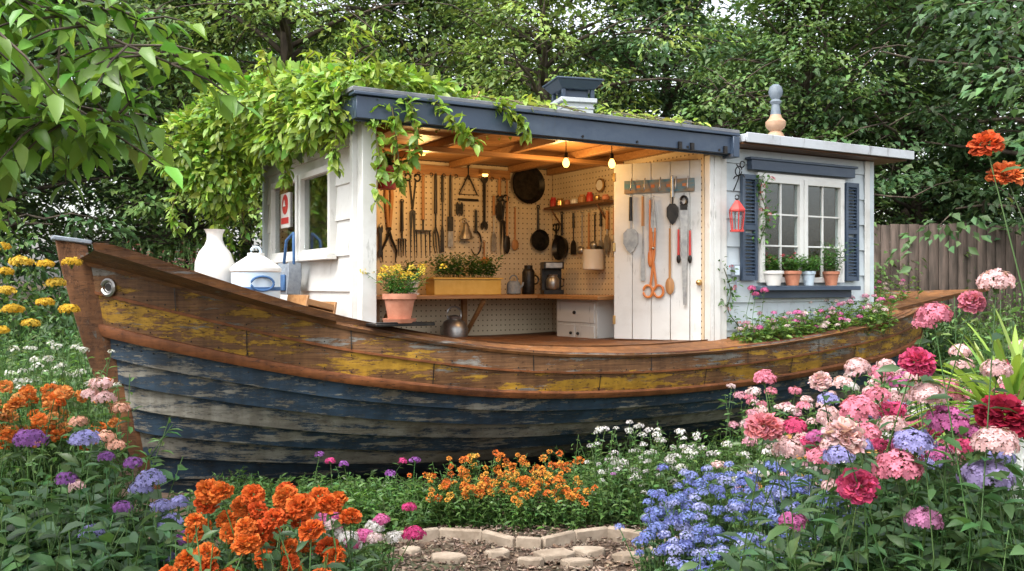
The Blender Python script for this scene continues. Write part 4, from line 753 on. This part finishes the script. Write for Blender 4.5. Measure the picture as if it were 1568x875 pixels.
B('lavender_phlox_plants',lambda mb:heads(mb,[(-2.11,4,1.07,.075,PU),(-1.87,4,1.07,.068,LV),(-1.58,4,.9,.065,LV),(-1.62,4,.86,.055,LV),(-1.5,4,.71,.062,LV),(-1.53,4,.78,.05,LV),(-1.7,4.1,.95,.045,PU),(-1.82,4.1,.98,.04,PU),(-1.66,3.9,.80,.045,PU),(-1.42,3.9,.82,.045,LV),(-1.95,4,.9,.05,PU),(-1.45,3.8,.62,.05,LV),(-1.35,3.8,.7,.05,PU),(-1.75,3.8,.72,.05,LV)],'umbel',80,fs=.2))
B('peach_phlox_plants',lambda mb:heads(mb,[(-2.07,4.6,1.25,.06,LP),(-2.05,4.6,1.18,.06,LP),(-2.18,4.6,1.06,.05,PE),(-1.97,4.6,1.13,.05,PE),(-2.0,4.5,1.0,.05,PE),(-1.95,4.5,.96,.05,PE),(-2.12,4.6,1.2,.05,LP),(-2.1,4.4,.78,.05,LP)],'umbel',60,fs=.22))
def leftor(mb):
    b=ell(90,-2.45,4.75,.28,.25);bed(mb,b,rng.uniform(.95,1.25,90),.06,14,.10,.4,GR,'pom',.55,(.03,.048),((.8,.3,.07),(.82,.38,.12),(.8,.22,.03)),80)
B('orange_zinnia_plants',leftor)
def yar(mb):
    t=np.array([(-2.68,4.8,1.95),(-2.58,4.8,1.87),(-2.45,4.8,1.86),(-2.42,4.85,1.76),(-2.36,4.9,1.87),(-2.6,4.7,1.72),(-2.5,4.75,1.55),(-2.4,4.7,1.66),(-2.72,4.9,1.82),(-2.62,4.8,1.62),(-2.35,4.85,1.62),(-2.8,5,1.5)]);bs=t.copy();bs[:,2]=0;bs[:,:2]+=rng.normal(0,.1,(12,2))
    bed(mb,bs,1,nl=22,L=.11,w=.25,lc=GR);umbel(mb,t,rng.uniform(.045,.065,12),np.array([(.8,.5,.02),(.82,.56,.05)])[rng.integers(0,2,12)],110,flat=.62,fs=.18)
    b=area(90,-3.0,-2.4,5,5.6);bed(mb,b,rng.uniform(1.15,1.42,90),.06,16,.09,.4,(.11,.2,.05),'umbel',.45,(.022,.036),((.75,.75,.7),),16)
B('yellow_yarrow_plants',yar)
RL=[(.882,3.2,1.25,.07,(.78,.26,.3)),(.939,3.4,1.40,.045,PK),(1.214,3.2,1.309,.07,PK),(1.129,3.1,1.235,.078,LP),(1.019,3.3,1.235,.048,HP),(1.351,3.2,1.103,.085,PK),(1.191,3.15,1.055,.075,HP),(.997,3.3,1.155,.058,LP),(1.522,3.2,1.268,.076,MG),(1.717,3.2,1.286,.098,CR),(1.637,3.1,1.21,.078,LP),(1.454,3.2,1.359,.065,LP),(1.419,3.2,1.48,.065,HP),(1.477,3.2,1.64,.064,PK),(1.694,3.2,1.755,.064,LP),(1.659,3.3,1.69,.05,PK),(1.58,3.5,1.6,.045,PK),(1.36,3.6,1.42,.055,LP),(1.25,3.7,1.36,.05,LP),(1.75,3.3,1.44,.055,LP)]
def pinks(mb):
    heads(mb,RL[0::3],'pom',330,flat=.8,ps=.32);heads(mb,RL[1::3]+RL[2::3],'umbel',150,flat=.85,fs=.19)
    q=[]
    for i in range(60):
        y=rng.uniform(3.5,4.7);x=y*rng.uniform(.30,.56);z=1.0+.22*(x/y-.3)/.26+rng.normal(0,.11)+.05*(y-3.5);q.append((x,y,z,rng.uniform(.042,.068),[LP,PK,HP,LP,MG,LP,LV][int(rng.integers(0,7))]))
    heads(mb,q,'umbel',80,fs=.21)
B('pink_phlox_plants',pinks)
B('lavender_hydrangea_plants',lambda mb:heads(mb,[(1.408,3.2,1.195,.075,LV),(1.637,3.15,1.085,.09,(.46,.37,.70)),(1.442,3.2,.927,.065,(.58,.22,.42)),(1.3,3.4,1.15,.045,LV)],'umbel',150,fs=.18))
def rfill(mb):
    b=np.vstack([ell(360,1.6,3.65,.65,.5),ell(120,1.9,3.1,.3,.4),ell(120,1.0,3.75,.22,.22)]);hh=rng.uniform(.6,1.05,len(b))*np.interp(b[:,0],[.8,1.2,1.6,2.],[.62,.8,1.0,1.15]);bed(mb,b,hh,.08,14,.12,.5,GD)
    b=area(200,2.1,3.4,4.4,6);bed(mb,b,rng.uniform(.8,1.25,200),.1,14,.12,.45,GR,'umbel',.35,(.045,.065),(LP,PK,(.75,.7,.7)),36)
    b=area(130,2.6,3.9,5,6.5);b=b[b[:,0]/b[:,1]>.49];bed(mb,b,rng.uniform(1.1,1.75,len(b)),.1,18,.12,.4,(.11,.2,.05))
B('right_border_foliage',rfill)
def mid(mb):
    b=np.vstack([area(200,1.7,3.6,6.6,7.6),area(80,3.2,4.4,7.4,8.6)]);bed(mb,b,rng.uniform(.55,1.0,len(b)),.1,14,.09,.42,GR,'umbel',.55,(.04,.065),(LP,PK,(.8,.6,.62),(.75,.35,.45)),34)
    b=area(130,1.4,2.6,5.4,6.5);bed(mb,b,rng.uniform(.4,.78,len(b)),.12,13,.09,.42,GR,'umbel',.4,(.035,.055),(LP,(.75,.4,.5),(.8,.75,.75),(.82,.4,.12)),30)
B('mixed_phlox_bed',mid)
def orr(mb):
    t=np.array([(1.452,2.8,2.18),(1.512,2.8,2.085)]);bs=t.copy();bs[:,2]=0;bs[:,0]+=.15;bed(mb,bs,1,nl=16,L=.09,w=.3,lc=GR,tops=t);pom(mb,t,[.054,.056],np.array([(.8,.13,.03),(.82,.2,.05)]),260,ps=.32)
B('orange_zinnia_plants',orr)
def stern(mb):
    n=330;u=rng.uniform(3.75,7.4,n);yl=np.where(u<5.95,rng.uniform(-.36,-.06,n),rng.uniform(.35,2.3,n));k=np.interp(u,g[:,0],g[:,2])-.13
    b=toW(np.stack([u,yl,k],1));bed(mb,b,np.where(u<5.9,rng.uniform(.16,.40,n),rng.uniform(.25,.55,n)),.22,12,.085,.55,(.13,.23,.05),'umbel',.32,(.028,.046),((.7,.15,.4),(.75,.35,.5),(.8,.6,.6)),26)
    t=toW([(3.95,-.2,1.72),(4.02,-.18,1.66),(4.12,-.2,1.70)]);bs=t.copy();bs[:,2]=1.1;bed(mb,bs,1,nl=8,L=.07,lc=(.1,.2,.04),tops=t);umbel(mb,t,[.045,.04,.045],np.array([(.72,.14,.35)]*3),40)
B('stern_planting',stern)
mb=MB();n=110
for i in range(n):
    az=rng.uniform(0,6.28);el=rng.uniform(.3,1.3);ln=rng.uniform(.4,.72);w_=.015*rng.uniform(.7,1.3);o=np.array([2.17,3.9,1.15])+np.array([rng.normal(0,.04),rng.normal(0,.04),0]);m_=7;t=np.linspace(0,1,m_)
    hx=np.array([math.cos(az),math.sin(az),0.]);sd=np.array([-hx[1],hx[0],0]);P=o+np.outer(t*ln*math.cos(el),hx)+np.outer(t*ln*math.sin(el)-.55*ln*t**2.4*math.cos(el),[0,0,1.]);ww=w_*np.sin(np.clip(t*.9+.12,0,1)*pi)**.6
    V=np.concatenate([P+sd*ww[:,None],P-np.array([0,0,.006]),P-sd*ww[:,None]]);F=[(r*m_+j,r*m_+j+1,(r+1)*m_+j+1,(r+1)*m_+j) for r in(0,1) for j in range(m_-1)];mb.add(V,F,0,vary((.22,.34,.06),1,.2)[0])
mb.cyl((2.17,3.9,0),(2.17,3.9,1.18),.04,.04,2);mb.make('strap_leaf_plant',FM,smooth=False)
B('red_loosestrife_shrub',lambda mb:bed(mb,ell(110,-3.75,9.9,.5,.4),rng.uniform(1.7,2.3,110),.08,22,.09,.3,(.2,.07,.07)))
# ------------------------------------------------------------------ camera, light, world
sc=bpy.context.scene
cam=bpy.data.cameras.new('camera');cam.sensor_width=36;cam.lens=36*1400/1568;cam.clip_end=600;co=bpy.data.objects.new('camera',cam);sc.collection.objects.link(co);co.location=(0,0,1.75);co.rotation_euler=(pi/2,0,0);sc.camera=co
to_sun=Vector((-.38,-.5,1.0)).normalized()
s=bpy.data.lights.new('sun','SUN');s.energy=2.4;s.angle=math.radians(22);s.color=(1,.985,.95);so=bpy.data.objects.new('sun',s);sc.collection.objects.link(so);so.rotation_euler=to_sun.to_track_quat('Z','Y').to_euler()
w=bpy.data.worlds.new('World');sc.world=w;w.use_nodes=True;nt=w.node_tree;nt.nodes.clear()
sk=N(nt,'ShaderNodeTexSky',sky_type='NISHITA');sk.sun_disc=False;sk.sun_elevation=math.asin(to_sun.z);sk.sun_rotation=math.atan2(to_sun.x,to_sun.y);sk.dust_density=4;sk.air_density=1.2
hs=N(nt,'ShaderNodeHueSaturation');hs.inputs['Saturation'].default_value=.3;hs.inputs['Value'].default_value=3.1;nt.links.new(sk.outputs[0],hs.inputs['Color'])
bg=N(nt,'ShaderNodeBackground');bg.inputs[1].default_value=.15;nt.links.new(hs.outputs[0],bg.inputs[0]);o=N(nt,'ShaderNodeOutputWorld');nt.links.new(bg.outputs[0],o.inputs[0])
sc.view_settings.view_transform='Standard';sc.view_settings.look='None';sc.view_settings.exposure=0
